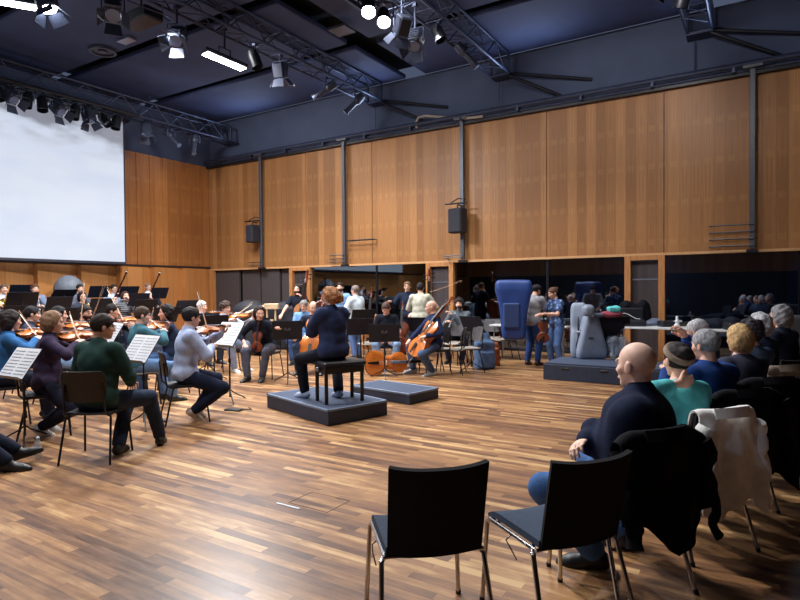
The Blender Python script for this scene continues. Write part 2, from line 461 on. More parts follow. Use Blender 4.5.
def person(px, d, ang, label, z=0.0, s=1.0, pose='sit', seat=.45, lean=4, side=0, twist=0, head=(0, 0), skin_k='a', hair='short', hcol=(60, 44, 36),
           top=(60, 60, 70), pants=(40, 48, 66), shoes=(24, 24, 26), hands=None, hint=None, feet=None, fat=1.0, female=False, sleeves='long', loose=0.0,
           glasses=False, beard=None, h=.014, hh=.0075, hd=None, curl=(.5, .5), loc=None, hide=(), cuff=None, skirt=None, footdir=None, pleg=0.0, tl=1.0):
    root = empty('person', loc if loc is not None else at(px, d, z), face(ang)); tag(root, label, 'person')
    MP = Matrix.Translation(root.location) @ Matrix.Rotation(face(ang), 4, 'Z')
    sw = (.165 if female else .182) * s; wf = .9 if female else 1.0
    hp = (seat + .095 * s) if pose == 'sit' else .93 * s
    P = V3(0, 0, hp); a = math.radians(lean); b = math.radians(side)
    U = V3(math.sin(b), math.sin(a), math.cos(a) * math.cos(b)).normalized()
    a2 = a * 1.35; U2 = V3(math.sin(b) * 1.1, math.sin(a2), math.cos(a2)).normalized()
    tw = math.radians(twist)
    Rr = V3(math.cos(tw), math.sin(tw), 0); Rr = (Rr - U * Rr.dot(U)).normalized(); Fw = U.cross(Rr)
    M1 = P + U * .24 * s * tl; S = M1 + U2 * .22 * s * tl; N = S + U2 * .045 * s
    sh = [S - Rr * sw, S + Rr * sw]     # left, right
    hy, hpz = math.radians(head[0] + twist), math.radians(head[1])
    HU = V3(0, math.sin(a * .5), math.cos(a * .5))
    hf = V3(-math.sin(hy) * math.cos(hpz), math.cos(hy) * math.cos(hpz), math.sin(hpz))
    hr = V3(math.cos(hy), math.sin(hy), 0); hu = hr.cross(hf)
    Hc = N + U2 * .075 * s + hu * .095 * s + hf * .018 * s
    HB = [list(hr), list(hf), list(hu)]
    arms = []
    hands = hands or [(-.12, .36, hp + .06), (.12, .36, hp + .06)]
    hint = hint or [(-.7, -.2, -1), (.7, -.2, -1)]
    hands = [Vector(x) for x in hands]
    for i in (0, 1):
        e, w = ik(sh[i], hands[i], .285 * s, .25 * s, hint[i]); arms.append((sh[i], e, w))
    legs = []
    if feet is None: feet = [(-.14, .43, .085), (.14, .43, .085)] if pose == 'sit' else [(-.1, -.02, .085), (.1, .04, .085)]
    for i in (0, 1):
        hj = P + V3((-1, 1)[i] * .088 * s, 0, -.01)
        f = Vector(feet[i])
        kn, an = ik(hj, f, .43 * s, .42 * s, (((-.35, .35)[i]) , .6, 1) if pose == 'sit' else ((-.1, .1)[i], 1, .0))
        legs.append((hj, kn, an))
    fd = footdir or [(-.2, 1, -.12), (.2, 1, -.12)]
    fd = [Vector(x).normalized() for x in fd]
    TB = [list(Rr), list(Fw), list(U)]
    def torso(q, t=0.0, low=True):
        q.ell(P + U * .17 * s + Fw * .012 * (fat - 1) * 6, (.148 * s * wf * (.6 + .4 * fat) + t, .108 * s * fat + t, .17 * s), TB)
        q.ell(M1 + U2 * .10 * s, (.168 * s * wf * (.75 + .25 * fat) + t, .113 * s * (.6 + .4 * fat) + t, .175 * s), TB)
        if female: q.ell(M1 + U2 * .085 * s + Fw * .065 * s, (.125 * s + t, .062 * s + t, .065 * s), TB)
        q.cap(sh[0] + Rr * .035 * s - U2 * .012, sh[1] - Rr * .035 * s - U2 * .012, .062 * s + t)
        q.cap(S + Rr * .06 * s, N + U2 * .03 * s, .062 * s + t * .4, .05 * s); q.cap(S - Rr * .06 * s, N + U2 * .03 * s, .062 * s + t * .4, .05 * s)
        if low: q.cap(P - Rr * .06 * s + U * .02, P + Rr * .06 * s + U * .02, .118 * s * (.6 + .4 * fat) + t)
    # ---- body
    q = SDF(h, .03 * s); torso(q)
    q.cap(N - U2 * .03, Hc - hu * .04 * s - hf * .02 * s, .055 * s * wf, .05 * s * wf)
    for i in (0, 1):
        A = arms[i]; q.cap(A[0], A[1], .05 * s * wf, .04 * s * wf); q.cap(A[1], A[1] * .6 + A[2] * .4, .041 * s * wf, .039 * s * wf, k=.02); q.cap(A[1] * .6 + A[2] * .4, A[2], .039 * s * wf, .026 * s * wf, k=.02)
        L = legs[i]; q.cap(L[0], L[1], .083 * s, .056 * s); q.cap(L[1], L[1] * .65 + L[2] * .35, .055 * s, .055 * s, k=.02); q.cap(L[1] * .65 + L[2] * .35, L[2], .055 * s, .036 * s, k=.02)
        q.cap(L[2] - fd[i] * .03 + V3(0, 0, -.045), L[2] + fd[i] * .14 * s + V3(0, 0, -.055), .028, .022, k=.03)
    parts = [q.mesh()]
    # ---- head
    def hp3(x, y, z_): return Hc + (hr * x + hf * y + hu * z_) * s
    q = SDF(hh, .018)
    q.ell(hp3(0, -.012, .028), (.074 * s, .094 * s, .086 * s), HB); q.ell(hp3(0, .025, -.035), (.058 * s, .066 * s, .078 * s), HB, k=.03)
    q.ell(hp3(0, .068, -.092), (.028 * s, .02 * s, .018 * s), HB, k=.025)
    q.cap(hp3(0, .083, .012), hp3(0, .106, -.026), .008 * s, .012 * s, k=.012); q.cap(hp3(-.012, .095, -.03), hp3(.012, .095, -.03), .008 * s, k=.008)
    q.cap(hp3(-.04, .076, .024), hp3(.04, .076, .024), .011 * s, k=.012)
    q.cap(hp3(-.02, .086, -.06), hp3(.02, .086, -.06), .0085 * s, k=.008)
    q.cap(hp3(-.05, .05, -.02), hp3(-.03, .068, -.02), .018 * s, k=.02); q.cap(hp3(.05, .05, -.02), hp3(.03, .068, -.02), .018 * s, k=.02)
    for sx in (-1, 1):
        q.ell(hp3(sx * .078, -.012, -.008), (.009 * s, .02 * s, .031 * s), HB, k=.006)
    q.cap(N - U2 * .02, Hc - hu * .04 * s - hf * .02 * s, .054 * s * wf, .049 * s * wf)
    parts.append(q.mesh())
    # ---- hands
    for i in (0, 1):
        A = arms[i]; W = A[2]; fdv = (A[2] - A[1]).normalized()
        spec = (hd or [None, None])[i]
        if spec: dr = Vector(spec[0]).normalized(); pn = Vector(spec[1])
        else: dr = fdv; pn = V3(0, 0, -1) if abs(fdv.z) < .8 else V3((1, -1)[i], 0, 0)
        pn = (pn - dr * pn.dot(dr)).normalized(); sd = dr.cross(pn) * (1 if i == 1 else -1)   # thumb side
        sd = -sd if i == 1 else -sd
        q = SDF(hh * .78 if hh > .006 else .0048, .006); c = curl[i]
        q.cap(W - fdv * .03, W + dr * .01, .027 * s, .025 * s, k=.02)
        BB = [list(sd), list(pn), list(dr)]
        q.ell(W + dr * .05 * s, (.04 * s, .017 * s, .052 * s), BB, k=.015)
        for j, (ox, ln, st) in enumerate(((.030, .074, .084), (.010, .084, .09), (-.011, .078, .087), (-.030, .06, .078))):
            p0 = W + (dr * st + sd * ox) * s; ang = c * .7
            v1 = (dr * math.cos(ang) + pn * math.sin(ang)); ang2 = ang + c * 1.3; v2 = (dr * math.cos(ang2) + pn * math.sin(ang2)); ang3 = ang2 + c * .9; v3 = (dr * math.cos(ang3) + pn * math.sin(ang3))
            sp = sd * ox * .25
            p1 = p0 + (v1 + sp) * ln * .45 * s; p2 = p1 + v2 * ln * .32 * s; p3 = p2 + v3 * ln * .23 * s
            q.cap(p0 - dr * .02, p1, .0095 * s, .0088 * s, k=.005); q.cap(p1, p2, .0088 * s, .008 * s, k=.003); q.cap(p2, p3, .008 * s, .007 * s, k=.003)
        t0 = W + (dr * .02 + sd * .026) * s; t1 = t0 + (dr * .7 + sd * .75 + pn * .25).normalized() * .04 * s; t2 = t1 + (dr * .9 + sd * (.35 - .5 * c) + pn * (.3 + .5 * c)).normalized() * .032 * s; t3 = t2 + (dr * .9 + sd * (.1 - .5 * c) + pn * (.3 + .6 * c)).normalized() * .024 * s
        q.cap(t0, t1, .014 * s, .0115 * s, k=.012); q.cap(t1, t2, .011 * s, .01 * s, k=.004); q.cap(t2, t3, .01 * s, .008 * s, k=.003)
        parts.append(q.mesh())
    HcN = np.array(Hc); Bn = np.array(HB)
    def face_mi(C):
        L = (C - HcN) @ Bn.T / s
        m = np.zeros(len(C), int)
        lip = (np.abs(L[:, 0]) < .024) & (np.abs(L[:, 2] + .06) < .007) & (L[:, 1] > .075); m[lip] = 1
        br = (np.abs(np.abs(L[:, 0]) - .033) < .018) & (np.abs(L[:, 2] - .028) < .0055) & (L[:, 1] > .06); m[br] = 2
        return m
    lip = mat('lips_' + skin_k, tuple(int(x * .82) for x in (SKINS[skin_k][0], SKINS[skin_k][1] * .8, SKINS[skin_k][2] * .85)), rough=.45)
    if 'body' not in hide:
        sobj('body', parts, [skin(skin_k), lip, hairm(hcol)], root, face_mi)
    for sx in (-1, 1):
        e = MB(); c = hp3(sx * .031, .073, .008)
        e.lathe([(.001, -.0105 * s), (.008 * s, -.007 * s), (.0105 * s, 0), (.008 * s, .007 * s), (.001, .0105 * s)], 10, Matrix.Translation(c))
        e.lathe([(.0052 * s, 0), (.0055 * s, .0095 * s), (.001, .0116 * s)], 10, Matrix.Translation(c) @ frame((0, 0, 0), hu, hf), mi=1)
        e.build('eye', [mat('eye_white', (225, 222, 216), rough=.2), mat('iris', (40, 30, 26), rough=.1)], root)
    # ---- hair
    hm = hairm(hcol)
    if hair and hair != 'bald':
        q = SDF(hh * 1.1, .02); nz = .0025; nf = 60
        top_t = {'short': .012, 'fringe': .006, 'bob': .016, 'bun': .010, 'curly': .022, 'long': .014, 'updo': .02, 'thin': .006, 'pony': .012, 'wavy': .018}[hair]
        q.ell(hp3(0, -.014, .030), ((.074 + top_t) * s, (.094 + top_t) * s, (.086 + top_t) * s), HB)
        zlo, ysl, yof = -.075, .9, .03
        if hair == 'bob':
            q.ell(hp3(0, -.03, -.03), (.098 * s, .09 * s, .1 * s), HB, k=.04); zlo, ysl, yof = -.115, .35, .035; nz = .003
        if hair == 'long':
            q.ell(hp3(0, -.045, -.05), (.088 * s, .07 * s, .13 * s), HB, k=.04); q.ell(hp3(0, -.07, -.14), (.08 * s, .045 * s, .12 * s), HB, k=.04); zlo, ysl, yof = -.26, .5, .03
        if hair == 'wavy':
            q.ell(hp3(0, -.03, -.03), (.1 * s, .095 * s, .11 * s), HB, k=.04); zlo, ysl, yof = -.13, .4, .03; nz = .007; nf = 50
        if hair == 'bun': q.ell(hp3(0, -.112, .055), (.038 * s, .035 * s, .038 * s), HB, k=.015)
        if hair == 'pony': q.cap(hp3(0, -.1, .03), hp3(0, -.15, -.06), .03 * s, .02 * s); q.cap(hp3(0, -.15, -.06), hp3(0, -.14, -.16), .022 * s, .01 * s)
        if hair == 'curly': nz = .009; nf = 75; q.ell(hp3(0, -.03, .01), (.095 * s, .095 * s, .09 * s), HB, k=.03); zlo = -.09
        if hair == 'updo':
            nz = .009; nf = 85; q.ell(hp3(.0, -.06, .015), (.098 * s, .095 * s, .085 * s), HB, k=.03); q.ell(hp3(.05, -.1, -.01), (.06 * s, .05 * s, .06 * s), HB, k=.03); zlo = -.1; yof = .02
        if hair == 'fringe':     # ring of hair round a bald crown
            q.cut(lambda X, Y, Z: ((X - Hc.x) * hu.x + (Y - Hc.y) * hu.y + (Z - Hc.z) * hu.z) / 1.0 - .035 * s)
        def hc(X, Y, Z):
            dx, dy, dz = X - Hc.x, Y - Hc.y, Z - Hc.z
            y = (dx * hf.x + dy * hf.y + dz * hf.z) / s; zz = (dx * hu.x + dy * hu.y + dz * hu.z) / s; xx = np.abs(dx * hr.x + dy * hr.y + dz * hr.z) / s
            ff = y - ysl * zz - yof - .25 * np.maximum(0, .05 - xx)*0
            return np.maximum(ff * .7, zlo - zz) * s
        q.cut(hc)
        P_, Q_ = q.mesh(noise=nz, nf=nf, seed=random.random() * 9)
        if len(P_): sobj('hair', [(P_, Q_)], hm, root)
    if hair == 'cap' : pass
    if beard:
        q = SDF(hh, .02); q.ell(hp3(0, .03, -.06), (.06 * s, .066 * s, .056 * s), HB)
        q.cut(lambda X, Y, Z: ((X - Hc.x) * hu.x + (Y - Hc.y) * hu.y + (Z - Hc.z) * hu.z) + .045 * s)
        q.cut(lambda X, Y, Z: -((X - Hc.x) * hf.x + (Y - Hc.y) * hf.y + (Z - Hc.z) * hf.z) - .0 * s)
        sobj('beard', [q.mesh(infl=.004, noise=.0015, nf=90)], hairm(beard), root)
    if glasses:
        g = MB()
        for sx in (-1, 1):
            c = hp3(sx * .032, .098, .008); g.tube([c + (hr * math.cos(t) * .022 + hu * math.sin(t) * .017) * s for t in [k * 2 * PI / 12 for k in range(13)]], .0022, 6)
            g.tube([hp3(sx * .054, .096, .012), hp3(sx * .082, .0, .012)], .002, 5)
        g.tube([hp3(-.01, .1, .01), hp3(.01, .1, .01)], .002, 5); g.build('glasses', BLKP, root)
    # ---- top
    t = .016 + loose
    q = SDF(h, .03 * s); torso(q, t, low=(pose == 'sit' or True))
    q.cap(N - U2 * .04, N + U2 * (.012 if loose < .02 or female else .045), .062 * s * wf + t * .5, .056 * s * wf + t * .5)
    for i in (0, 1):
        A = arms[i]
        if sleeves == 'none': continue
        if sleeves == 'short': q.cap(A[0], A[0] * .35 + A[1] * .65, .054 * s * wf + t, .05 * s * wf + t)
        else:
            q.cap(A[0], A[1], .051 * s * wf + t, .043 * s * wf + t)
            e = .93 if sleeves == 'long' else .5
            q.cap(A[1], A[1] * (1 - e) + A[2] * e, .042 * s * wf + t, .031 * s * wf + t, k=.025)
    if loose > .02 or pose == 'stand': q.ell(P + U * .02, (.16 * s * fat * wf + t, .12 * s * fat + t, .12 * s), TB)
    hem = -.10 if pose == 'stand' else -.055
    q.cut(lambda X, Y, Z: -((X - P.x) * U.x + (Y - P.y) * U.y + (Z - P.z) * U.z) + hem * s)
    sobj('shirt' if not loose else 'jacket', [q.mesh(noise=.0035 + loose * .12, nf=17, seed=random.random() * 9)], top if hasattr(top, 'node_tree') else cloth(top), root)
    # ---- trousers
    q = SDF(h, .03 * s); t = .017 + pleg
    q.cap(P - Rr * .06 * s + U * .02, P + Rr * .06 * s + U * .02, .118 * s * (.6 + .4 * fat) + .009)
    q.ell(P + U * .07, (.14 * s * wf * (.6 + .4 * fat) + .008, .105 * s * fat + .006, .1), TB)
    for i in (0, 1):
        L = legs[i]; q.cap(L[0], L[1], .084 * s + t, .058 * s + t); q.cap(L[1], L[1] * .06 + L[2] * .94, .057 * s + t, .044 * s + t, k=.02)
    q.cut(lambda X, Y, Z: (Z - P.z) - .11 * s + 0 * X + 0 * Y)
    sobj('trousers', [q.mesh(noise=.0028, nf=20, seed=random.random() * 9)], cloth(pants), root)
    # ---- shoes
    for i in (0, 1):
        A = legs[i][2]; f = fd[i]; up = V3(0, 0, 1); rr = f.cross(up).normalized(); up2 = rr.cross(f)
        q = SDF(min(h, .010), .03)
        q.cap(A + V3(0, 0, -.0), A - f * .02 - up2 * .035, .04 * s, .04 * s)
        q.cap(A - f * .035 * s - up2 * .045, A + f * .12 * s - up2 * .055, .038 * s, .04 * s); q.cap(A + f * .12 * s - up2 * .055, A + f * .175 * s - up2 * .06, .04 * s, .03 * s)
        q.cap(A - up2 * .01, A + f * .08 * s - up2 * .045, .036 * s, .03 * s)
        zc = (A - up2 * .083)
        q.cut(lambda X, Y, Z, zc=zc, up2=up2: -((X - zc.x) * up2.x + (Y - zc.y) * up2.y + (Z - zc.z) * up2.z))
        sobj('shoe', [q.mesh()], mat('shoe_%d_%d_%d' % tuple(shoes), shoes, rough=.45), root)
    return dict(root=root, N=N, Hc=Hc, sh=sh, arms=arms, legs=legs, hf=hf, hu=hu, hr=hr, S=S, P=P, U=U2, s=s,
                M=MP, hp3=hp3)
# ------------------------------------------------------------------ furniture
def orchestra_chair(back_mat, seat_mat, name='orchestra_chair'):
    r = empty(name)
    m = MB(); m.slab(lambda u, v: ((u - .5) * (.42 - .03 * (1 - v)), -.2 + .41 * v, .445 - .012 * math.sin(PI * u) + (.012 if v < .1 else 0) - .02 * max(0, v - .85) / .15), 10, 10, .016); m.build('seat', seat_mat, r)
    m = MB()
    def bk(u, v):
        w = .2 - .035 * abs(2 * v - 1) ** 4 - .01 * (1 - v)
        x = (u - .5) * 2 * w; return (x, -.225 - .05 * v - .035 * (1 - (x / .2) ** 2) + .02, .56 + .28 * v)
    m.slab(bk, 12, 8, .013); m.box((0, -.268, .79), (.09, .004, .02)); m.build('backrest', back_mat, r)
    for sx in (-1, 1):
        m = MB(); m.tube([(sx * .185, .17, .435), (sx * .2, .19, .40), (sx * .225, .23, .0)], .0105, 8); m.build('leg', BLKM, r)
        m = MB(); m.tube([(sx * .185, -.15, .435), (sx * .2, -.17, .40), (sx * .225, -.26, .0)], .0105, 8); m.build('leg', BLKM, r)
        m = MB(); m.tube([(sx * .19, .19, .43), (sx * .19, -.19, .43), (sx * .18, -.235, .47), (sx * .165, -.262, .72)], .0105, 8); m.build('side_frame', BLKM, r)
    m = MB(); m.tube([(-.185, .15, .43), (.185, .15, .43)], .009, 8); m.tube([(-.185, -.14, .43), (.185, -.14, .43)], .009, 8); m.build('crossbar', BLKM, r)
    return r
def audience_chair():
    r = empty('audience_chair')
    m = MB(); m.slab(lambda u, v: ((u - .5) * .42, -.2 + .42 * v, .455 - .014 * math.sin(PI * u) - .03 * max(0, v - .8) ** 2 * 25), 12, 12, .03); m.build('seat', SEATU, r)
    m = MB()
    def bk(u, v):
        x = (u - .5) * (.405 + .012 * v); return (x, -.195 - .09 * v - .04 * (1 - (x / .21) ** 2), .435 + .388 * v + .012 * abs(2 * u - 1) ** 3 * v)
    m.slab(bk, 16, 10, .024); m.build('backrest', UPH, r)
    for sx in (-1, 1):
        m = MB(); m.tube([(sx * .2, .18, .425), (sx * .218, .215, .40), (sx * .235, .24, .0)], .0115, 10, mi=0); m.tube([(sx * .235, .24, .0), (sx * .2355, .241, .02)], .014, 8, mi=1); m.build('leg', [CHROME, BLKP], r)
        m = MB(); m.tube([(sx * .2, -.14, .425), (sx * .225, -.18, .40), (sx * .25, -.31, .0)], .0115, 10); m.tube([(sx * .25, -.31, .0), (sx * .249, -.303, .02)], .014, 8, mi=1); m.build('leg', [CHROME, BLKP], r)
        m = MB(); m.tube([(sx * .21, .21, .418), (sx * .21, -.18, .418)], .010, 8); m.build('side_rail', CHROME, r)
    m = MB(); m.tube([(-.22, -.19, .425), (.22, -.19, .425)], .009, 8); m.tube([(-.2, .14, .425), (.2, .14, .425)], .009, 8); m.build('crossbar', CHROME, r)
    m = MB(); m.tube([(.21, .02, .41), (.235, .02, .38), (.245, .05, .31), (.235, .09, .30)], .0035, 6); m.build('row_link', CHROME, r)
    m = MB(); m.tube([(-.21, .02, .41), (-.235, .02, .39), (-.24, -.03, .37), (-.23, -.06, .33)], .0035, 6); m.build('row_link', CHROME, r)
    return r
def music_stand(height=1.0, tilt=28, deskw=.50, deskh=.34, emblem=False):
    """the player sits on the -Y side; height is that of the middle of the desk"""
    r = empty('music_stand'); T = math.radians(tilt)
    D = Matrix.Translation((0, 0, height)) @ Matrix.Rotation(PI / 2 - T, 4, 'X')      # desk local: x right, y up the desk, z towards the player(-Y)
    m = MB(); m.box((0, 0, 0), (deskw, deskh, .006), D, bev=.002); dk = m.build('desk', mat('desk_black', (22, 27, 42), rough=.55, spec=.3), r)
    m = MB(); m.box((0, -deskh / 2 + .003, .028), (deskw, .005, .055), D); m.build('lip', BLKM, dk)
    if emblem:
        e = MB()
        for x in (-.035, .035): e.tube([D @ Vector((x + .02 * math.cos(t), .03 + .012 * math.sin(t), -.006)) for t in [k * PI / 6 for k in range(13)]], .0028, 5)
        e.box((0, .005, -.005), (.09, .008, .003), D); e.build('emblem', mat('emblem_grey', (120, 124, 132)), dk)
    m = MB(); m.tube([(0, .02, height - .02), (0, .03, height - .08), (0, .03, .55)], .009, 8); m.tube([(0, .03, .56), (0, .03, .06)], .0125, 8); m.lathe([(.018, .53), (.02, .56), (.018, .60)], 10, Matrix.Translation((0, .03, 0))); m.build('pole', BLKM, r)
    for k in range(3):
        a = PI / 2 + k * 2 * PI / 3; m = MB(); c, s_ = math.cos(a), math.sin(a)
        m.tube([(0, .03, .17), (c * .06, .03 + s_ * .06, .12), (c * .27, .03 + s_ * .27, .008)], .0085, 8); m.build('leg', BLKM, r)
    return r, D
STAND = {}
def put_stand(px, d, deg, zc, label, group=None, sheet=None, tilt=28, w=.5, hgt=.34, emblem=False, z0=0.0, sheetw=.46, loc=None):
    key = (round(zc - z0, 2), tilt, w, hgt, emblem)
    if key not in STAND:
        rt, D = music_stand(zc - z0, tilt, w, hgt, emblem); STAND[key] = (Proto(rt), D)
    P, D = STAND[key]; L = Vector(loc) if loc is not None else at(px, d, z0)
    L.z = z0
    o = P.put(loc=L, rz=face(deg), label=label, cat='music stand', group=group)
    if sheet:
        W = Matrix.Translation(L) @ Matrix.Rotation(face(deg), 4, 'Z') @ D @ Matrix.Translation((0, .0, .008))
        t = empty('sheet_music', M=W); tag(t, sheet, 'sheet music', 'sheet music on the stands')
        m = MB(); hh = hgt * .94; m.box((0, 0, 0), (sheetw, hh, .004)); m.box((0, 0, .0022), (.003, hh, .001)); pg = m.build('pages', PAPER, t)
        m = MB()
        for sx in (-1, 1):
            for k in range(8):
                y = hh / 2 - .035 - k * (hh - .06) / 7.6
                for q in range(5): m.box((sx * sheetw / 4, y - q * .0028, .0026), (sheetw / 2 - .035, .0007, .0005))
                for q in range(9): m.box((sx * sheetw / 4 + (q - 4) * sheetw / 22, y - .003 - (q * 7 % 4) * .0025, .0028), (.004, .003, .0005))
        m.build('staves', INK, pg)
    return o
# ------------------------------------------------------------------ string instruments
OUTL = [(0, .0), (.004, .07), (.02, .15), (.05, .205), (.09, .245), (.15, .282), (.21, .292), (.28, .285), (.34, .262), (.38, .235), (.405, .222), (.415, .205), (.44, .178), (.48, .16), (.53, .152), (.58, .156), (.62, .17), (.65, .19), (.658, .206), (.69, .212), (.74, .228), (.79, .236), (.84, .232), (.89, .208), (.93, .168), (.965, .11), (.985, .06), (1, .03)]
def string_instrument(kind, top, rib):
    """origin at the tail, +Y towards the scroll, +Z out of the belly"""
    L = {'violin': .36, 'cello': .755, 'double_bass': 1.12}[kind]; rh = {'violin': .034, 'cello': .12, 'double_bass': .19}[kind]
    neck = {'violin': .135, 'cello': .29, 'double_bass': .46}[kind]
    r = empty(kind); sc = L
    out = [(w * sc, u * sc) for u, w in OUTL] + [(-w * sc, u * sc) for u, w in reversed(OUTL[1:])]
    out[0] = (0, 0)
    n = len(out); m = MB()
    # ribs + arched plates
    cy = .5 * sc
    def ring(f, z): return [Vector((x * f, cy + (y - cy) * f, z)) for x, y in out]
    arch = .045 * sc; e = .012 * sc
    layers = [ring(1.0, -rh / 2 + e), ring(1.0, rh / 2 - e)]
    m.add([v for g in layers for v in g], [(i, (i + 1) % n, n + (i + 1) % n, n + i) for i in range(n)]); m.build('ribs', rib, r, smooth=50)
    for sg, nm, mt in ((1, 'belly', top), (-1, 'back', rib)):
        m = MB(); fs_ = [(1.0, rh / 2 - e), (1.035, rh / 2 - e), (1.035, rh / 2), (1.0, rh / 2 + .003 * sc), (.88, rh / 2 + arch * .28), (.7, rh / 2 + arch * .62), (.45, rh / 2 + arch * .9), (.15, rh / 2 + arch)]
        vs = []
        for f, z in fs_: vs += ring(f, sg * z)
        q = []
        for k in range(len(fs_) - 1):
            for i in range(n):
                t = (k * n + i, k * n + (i + 1) % n, (k + 1) * n + (i + 1) % n, (k + 1) * n + i); q.append(t if sg > 0 else t[::-1])
        t = tuple((len(fs_) - 1) * n + i for i in range(n)); q.append(t if sg > 0 else t[::-1])
        m.add(vs, q); m.build(nm, mt, r, smooth=60)
    zt = rh / 2 + arch
    m = MB(); Mf = lambda x, y, z: Vector((x * sc, y * sc, z))
    for sx in (-1, 1):
        m.tube([Mf(sx * .085, .36, rh / 2 + arch * .72), Mf(sx * .10, .40, rh / 2 + arch * .66), Mf(sx * .088, .46, rh / 2 + arch * .74), Mf(sx * .075, .52, rh / 2 + arch * .8), Mf(sx * .09, .56, rh / 2 + arch * .68)], .008 * sc, 5)
    m.build('sound_holes', EBONY, r)
    nz0 = rh / 2 + .01 * sc; top_y = sc + neck
    m = MB(); m.tube([(0, sc - .01 * sc, rh / 2 - .02 * sc), (0, sc + neck * .1, nz0), (0, top_y, nz0 - .01 * sc)], [.045 * sc, .036 * sc, .03 * sc], 10)
    # peg box and scroll
    a = [(0, top_y, nz0 - .01 * sc), (0, top_y + .12 * sc, nz0 - .035 * sc), (0, top_y + .22 * sc, nz0 - .02 * sc)]
    m.tube(a, [.033 * sc, .03 * sc, .022 * sc], 8)
    c = Vector((0, top_y + .235 * sc, nz0 - .045 * sc))
    m.tube([c + Vector((0, math.sin(t) * rr * sc, math.cos(t) * rr * sc)) for t, rr in [(k * .5, .045 - .0028 * k) for k in range(14)]], [.018 * sc] * 14, 6)
    nk = m.build('neck', rib, r)
    m = MB(); fbz = nz0 + .03 * sc
    m.box((0, 0, 0), (.07 * sc, neck + .42 * sc, .022 * sc), Matrix.Translation((0, sc + neck - (neck + .42 * sc) / 2, fbz + .03 * sc)) @ Matrix.Rotation(math.radians(-3.5), 4, 'X'), bev=.006 * sc); m.build('fingerboard', EBONY, r)
    m = MB(); m.box((0, .47 * sc, zt + .03 * sc), (.115 * sc, .014 * sc, .085 * sc), bev=.005 * sc); m.build('bridge', mat('bridge_wood', (214, 176, 120)), r)
    m = MB(); m.prism([(-.022 * sc, .03 * sc), (.022 * sc, .03 * sc), (.042 * sc, .29 * sc), (-.042 * sc, .29 * sc)], zt + .015 * sc, zt + .035 * sc); m.build('tailpiece', EBONY, r)
    m = MB()
    for k in range(4):
        x = (k - 1.5) * .018 * sc; m.tube([(x * 1.2, .28 * sc, zt + .03 * sc), (x * 1.4, .47 * sc, zt + .078 * sc), (x * .7, top_y, nz0 + .035 * sc), (x * .5, top_y + .1 * sc, nz0)], .0016 * sc + .0004, 4)
    m.build('strings', STEEL, r)
    for k in range(4):
        m = MB(); y = top_y + (.04 + .045 * k) * sc; sx = (-1, 1)[k % 2]; m.tube([(-sx * .03 * sc, y, nz0 - .02 * sc), (sx * .08 * sc, y, nz0 - .02 * sc)], .008 * sc, 6); m.tube([(sx * .08 * sc, y, nz0 - .02 * sc), (sx * .12 * sc, y, nz0 - .02 * sc)], .018 * sc, 6, flat=.5); m.build('tuning_peg', EBONY, nk)
    if kind == 'violin':
        m = MB(); m.slab(lambda u, v: (-.09 * sc + .16 * sc * (u - .5), (.01 + .16 * v) * sc, zt + .02 * sc - .01 * math.sin(PI * u)), 6, 4, .008); m.build('chin_rest', EBONY, r)
    else:
        m = MB(); m.tube([(0, 0, 0), (0, -.26 * L if kind == 'cello' else -.16 * L, 0)], .006, 8); m.build('endpin', STEEL, r)
    return r
VIOLIN = Proto(string_instrument('violin', SPRUCE, MAPLE))
VIOLIND = Proto(string_instrument('violin', DVARN, DVARN))
CELLO = Proto(string_instrument('cello', SPRUCE, MAPLE))
CELLOD = Proto(string_instrument('cello', DVARN, DVARN))
BASS = Proto(string_instrument('double_bass', mat('bass_top', (150, 96, 52), rough=.3, noise=.2, coat=.4), DVARN))
def bow_proto(L=.74):
    r = empty('bow'); m = MB(); m.tube([(0, 0, 0), (0, L * .5, -.008), (0, L, .012)], [.0045, .004, .003], 6); m.box((0, L, .0), (.008, .012, .03)); sk = m.build('stick', mat('bow_stick', (190, 140, 100), rough=.3), r)
    m = MB(); m.box((0, L * .5, -.018), (.009, L * .93, .0015)); m.build('hair', mat('bow_hair', (232, 226, 212), rough=.5), r)
    m = MB(); m.box((0, .06, -.012), (.012, .05, .02), bev=.003); m.build('frog', EBONY, sk)
    return r
BOW = Proto(bow_proto())
def flute_proto():
    r = empty('flute'); m = MB(); m.tube([(0, 0, 0), (0, .67, 0)], .0105, 10); m.build('tube', STEEL, r)
    m = MB()
    for k in range(12): m.lathe([(.008, 0), (.008, .006)], 8, Matrix.Translation((0, .2 + k * .035, .010)))
    m.build('keys', CHROME, r); return r
def clarinet_proto():
    r = empty('clarinet'); m = MB(); m.tube([(0, 0, 0), (0, .08, 0), (0, .1, 0), (0, .55, 0), (0, .62, 0), (0, .66, 0)], [.006, .012, .014, .015, .02, .032], 10); m.build('tube', EBONY, r)
    m = MB()
    for k in range(9):
        m.lathe([(.009, 0), (.009, .008)], 8, Matrix.Translation((0, .16 + k * .042, .014)))
    m.tube([(.012, .14, .012), (.012, .5, .012)], .002, 5); m.build('keys', STEEL, r); return r
def bassoon_proto():
    r = empty('bassoon'); m = MB(); m.tube([(0, 0, 0), (0, 1.28, 0)], .022, 10); m.tube([(.045, 0, 0), (.045, .75, 0)], .02, 10); m.lathe([(.026, 1.24), (.03, 1.30), (.026, 1.34)], 12, Matrix.Rotation(-PI / 2, 4, 'X'), ); m.build('body', mat('bassoon_wood', (52, 22, 18), rough=.25), r)
    m = MB(); m.lathe([(.03, 0), (.03, .02)], 12, Matrix.Translation((0, 1.30, 0)) @ Matrix.Rotation(-PI / 2, 4, 'X')); m.build('bell_ring', mat('ivory', (230, 226, 214)), r)
    m = MB(); m.tube([(.045, .75, 0), (.06, .85, .02), (.1, .88, .08), (.1, .8, .14)], .004, 6); m.build('crook', STEEL, r); return r
